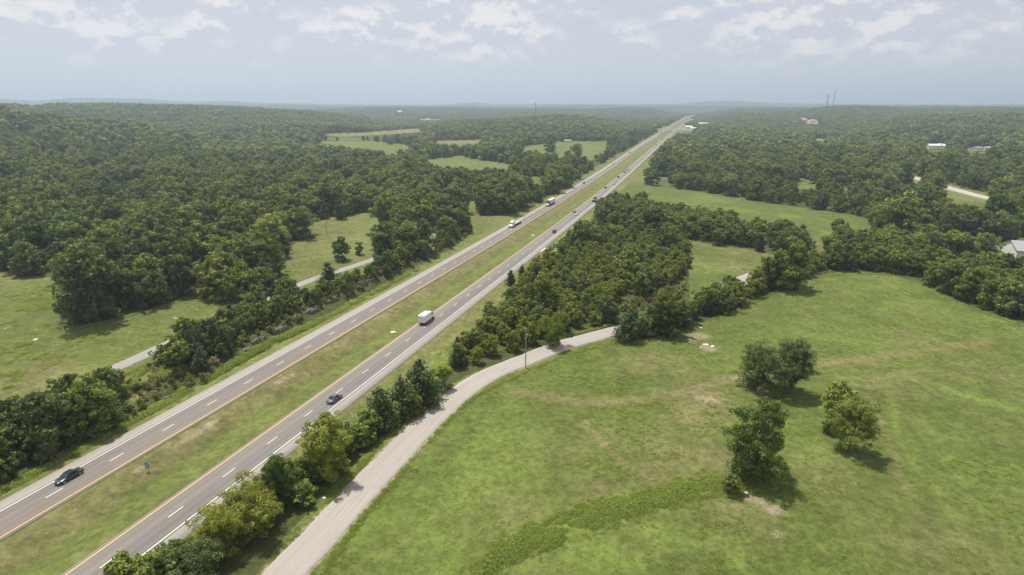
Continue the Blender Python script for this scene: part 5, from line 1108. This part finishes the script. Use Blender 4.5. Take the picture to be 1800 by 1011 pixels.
for i, (px, py, a_, lab) in enumerate([(64, 597, 1.7, 'largest flat white stone in the left field'), (46, 525, 1.3, 'white stone high in the left field'), (60, 521, .8, 'small white stone beside the high one in the left field'), (308, 559, 1.2, 'white stone near the thicket at the right of the left field'), (10, 577, .7, 'small white stone near the left edge of the field'), (63, 580, .7, 'small white stone just above the largest flat one'), (247, 599, .6, 'tiny white stone above the left lane'), (346, 544, .7, 'small pale stone by the thicket edge')]):
    rock('field_stone', px, py, a_, a_ * .7, .28, lab, 'rock', 'white stones in the left field', ROCKP, i, 60 + i, 2)
for i, (px, py, a_, lab) in enumerate([(1240, 606, 1.7, 'largest whitish rock in the bare patch of the big pasture'), (1252, 609, 1.3, 'rock at the right of the largest one in the bare patch'), (1233, 611, .7, 'small rock left below the largest one in the bare patch'), (1229, 576, 1.5, 'rock nearest the hedge at the top left of the pasture'), (1213, 597, 1.0, 'flat rock left of the bare patch in the pasture')]):
    rock('pasture_rock', px, py, a_, a_ * .7, .35, lab, 'rock', 'rocks in the big pasture', ROCKP, i * .7, 80 + i, 3)
def stump():
    root = link('tree_stump', None, None, PZ(1311, 872), .4); b = MB(); b.cyl((0, 0, -.3), (0, 0, .75), .5, .38, 12)
    for a in range(5): b.cyl((math.cos(a * 1.3) * .2, math.sin(a * 1.3) * .2, .25), (math.cos(a * 1.3) * .95, math.sin(a * 1.3) * .95, -.15), .17, .07, 6)
    b.build('stump', BARK, root); MB().cyl((0, 0, .75), (0, 0, .78), .37, n=12).build('cut_face', WOODG, root); tag(root, 'old grey tree stump in bare soil below the tallest pasture tree', 'stump')
stump()
def slab(name, px, py, a, b_, h, rz, mat, label, cat):
    o = MB().box((0, 0, h / 2), (a, b_, h), .02, taper=(.9, .85)).build(name, mat); o.location = PZ(px, py); o.rotation_euler = (0, 0, rz); tag(o, label, cat)
slab('drain_cover', 691, 583, 1.5, 1.0, .22, .6, ROOFW, 'white concrete drain slab in the grass median behind the box truck', 'drain'); slab('drain_cover', 937, 413, 1.6, 1.1, .3, .5, ROOFW, 'small white drain slab in the median near the black suv', 'drain')
slab('litter', 570, 876, .5, .35, .15, .6, ROOFW, 'scrap of white litter beside the gravel road under the hedge', 'litter')
o = MB().cyl((0, 0, -.2), (0, 0, 1.15), .07, .06, 8).build('marker_post', ROOFW); o.location = PZ(967, 641); tag(o, 'short white marker post in the grass below the gravel road', 'post')
def culvert():
    root = link('culvert', None, None, PZ(955, 441), -TH); MB().box((0, 0, .2), (.5, 9, 1.1), .04).build('headwall', CONC, root); MB().box((1.6, 0, -.1), (1.8, 6, .35), .05).build('apron', ROCK, root); tag(root, 'concrete culvert apron at the right shoulder before the green sign', 'culvert')
culvert()
# ------------------------------------------------------------------ summer haze
def haze():
    b = MB(); S = 27500; b.box((0, 0, (-320 + 420) / 2), (2 * S, 2 * S, 740))
    m = bpy.data.materials.new('haze'); m.use_nodes = True; t = m.node_tree; t.nodes.clear()
    o = t.nodes.new('ShaderNodeOutputMaterial'); v = t.nodes.new('ShaderNodeVolumePrincipled'); v.inputs['Color'].default_value = (.68, .825, 1, 1)
    v.inputs['Density'].default_value = HAZE_D; v.inputs['Anisotropy'].default_value = .35; t.links.new(v.outputs[0], o.inputs['Volume'])
    m.cycles.homogeneous_volume = True if hasattr(m.cycles, 'homogeneous_volume') else False
    tag(b.build('haze', m), kind='stuff')
HAZE_D = 0.000185
haze()
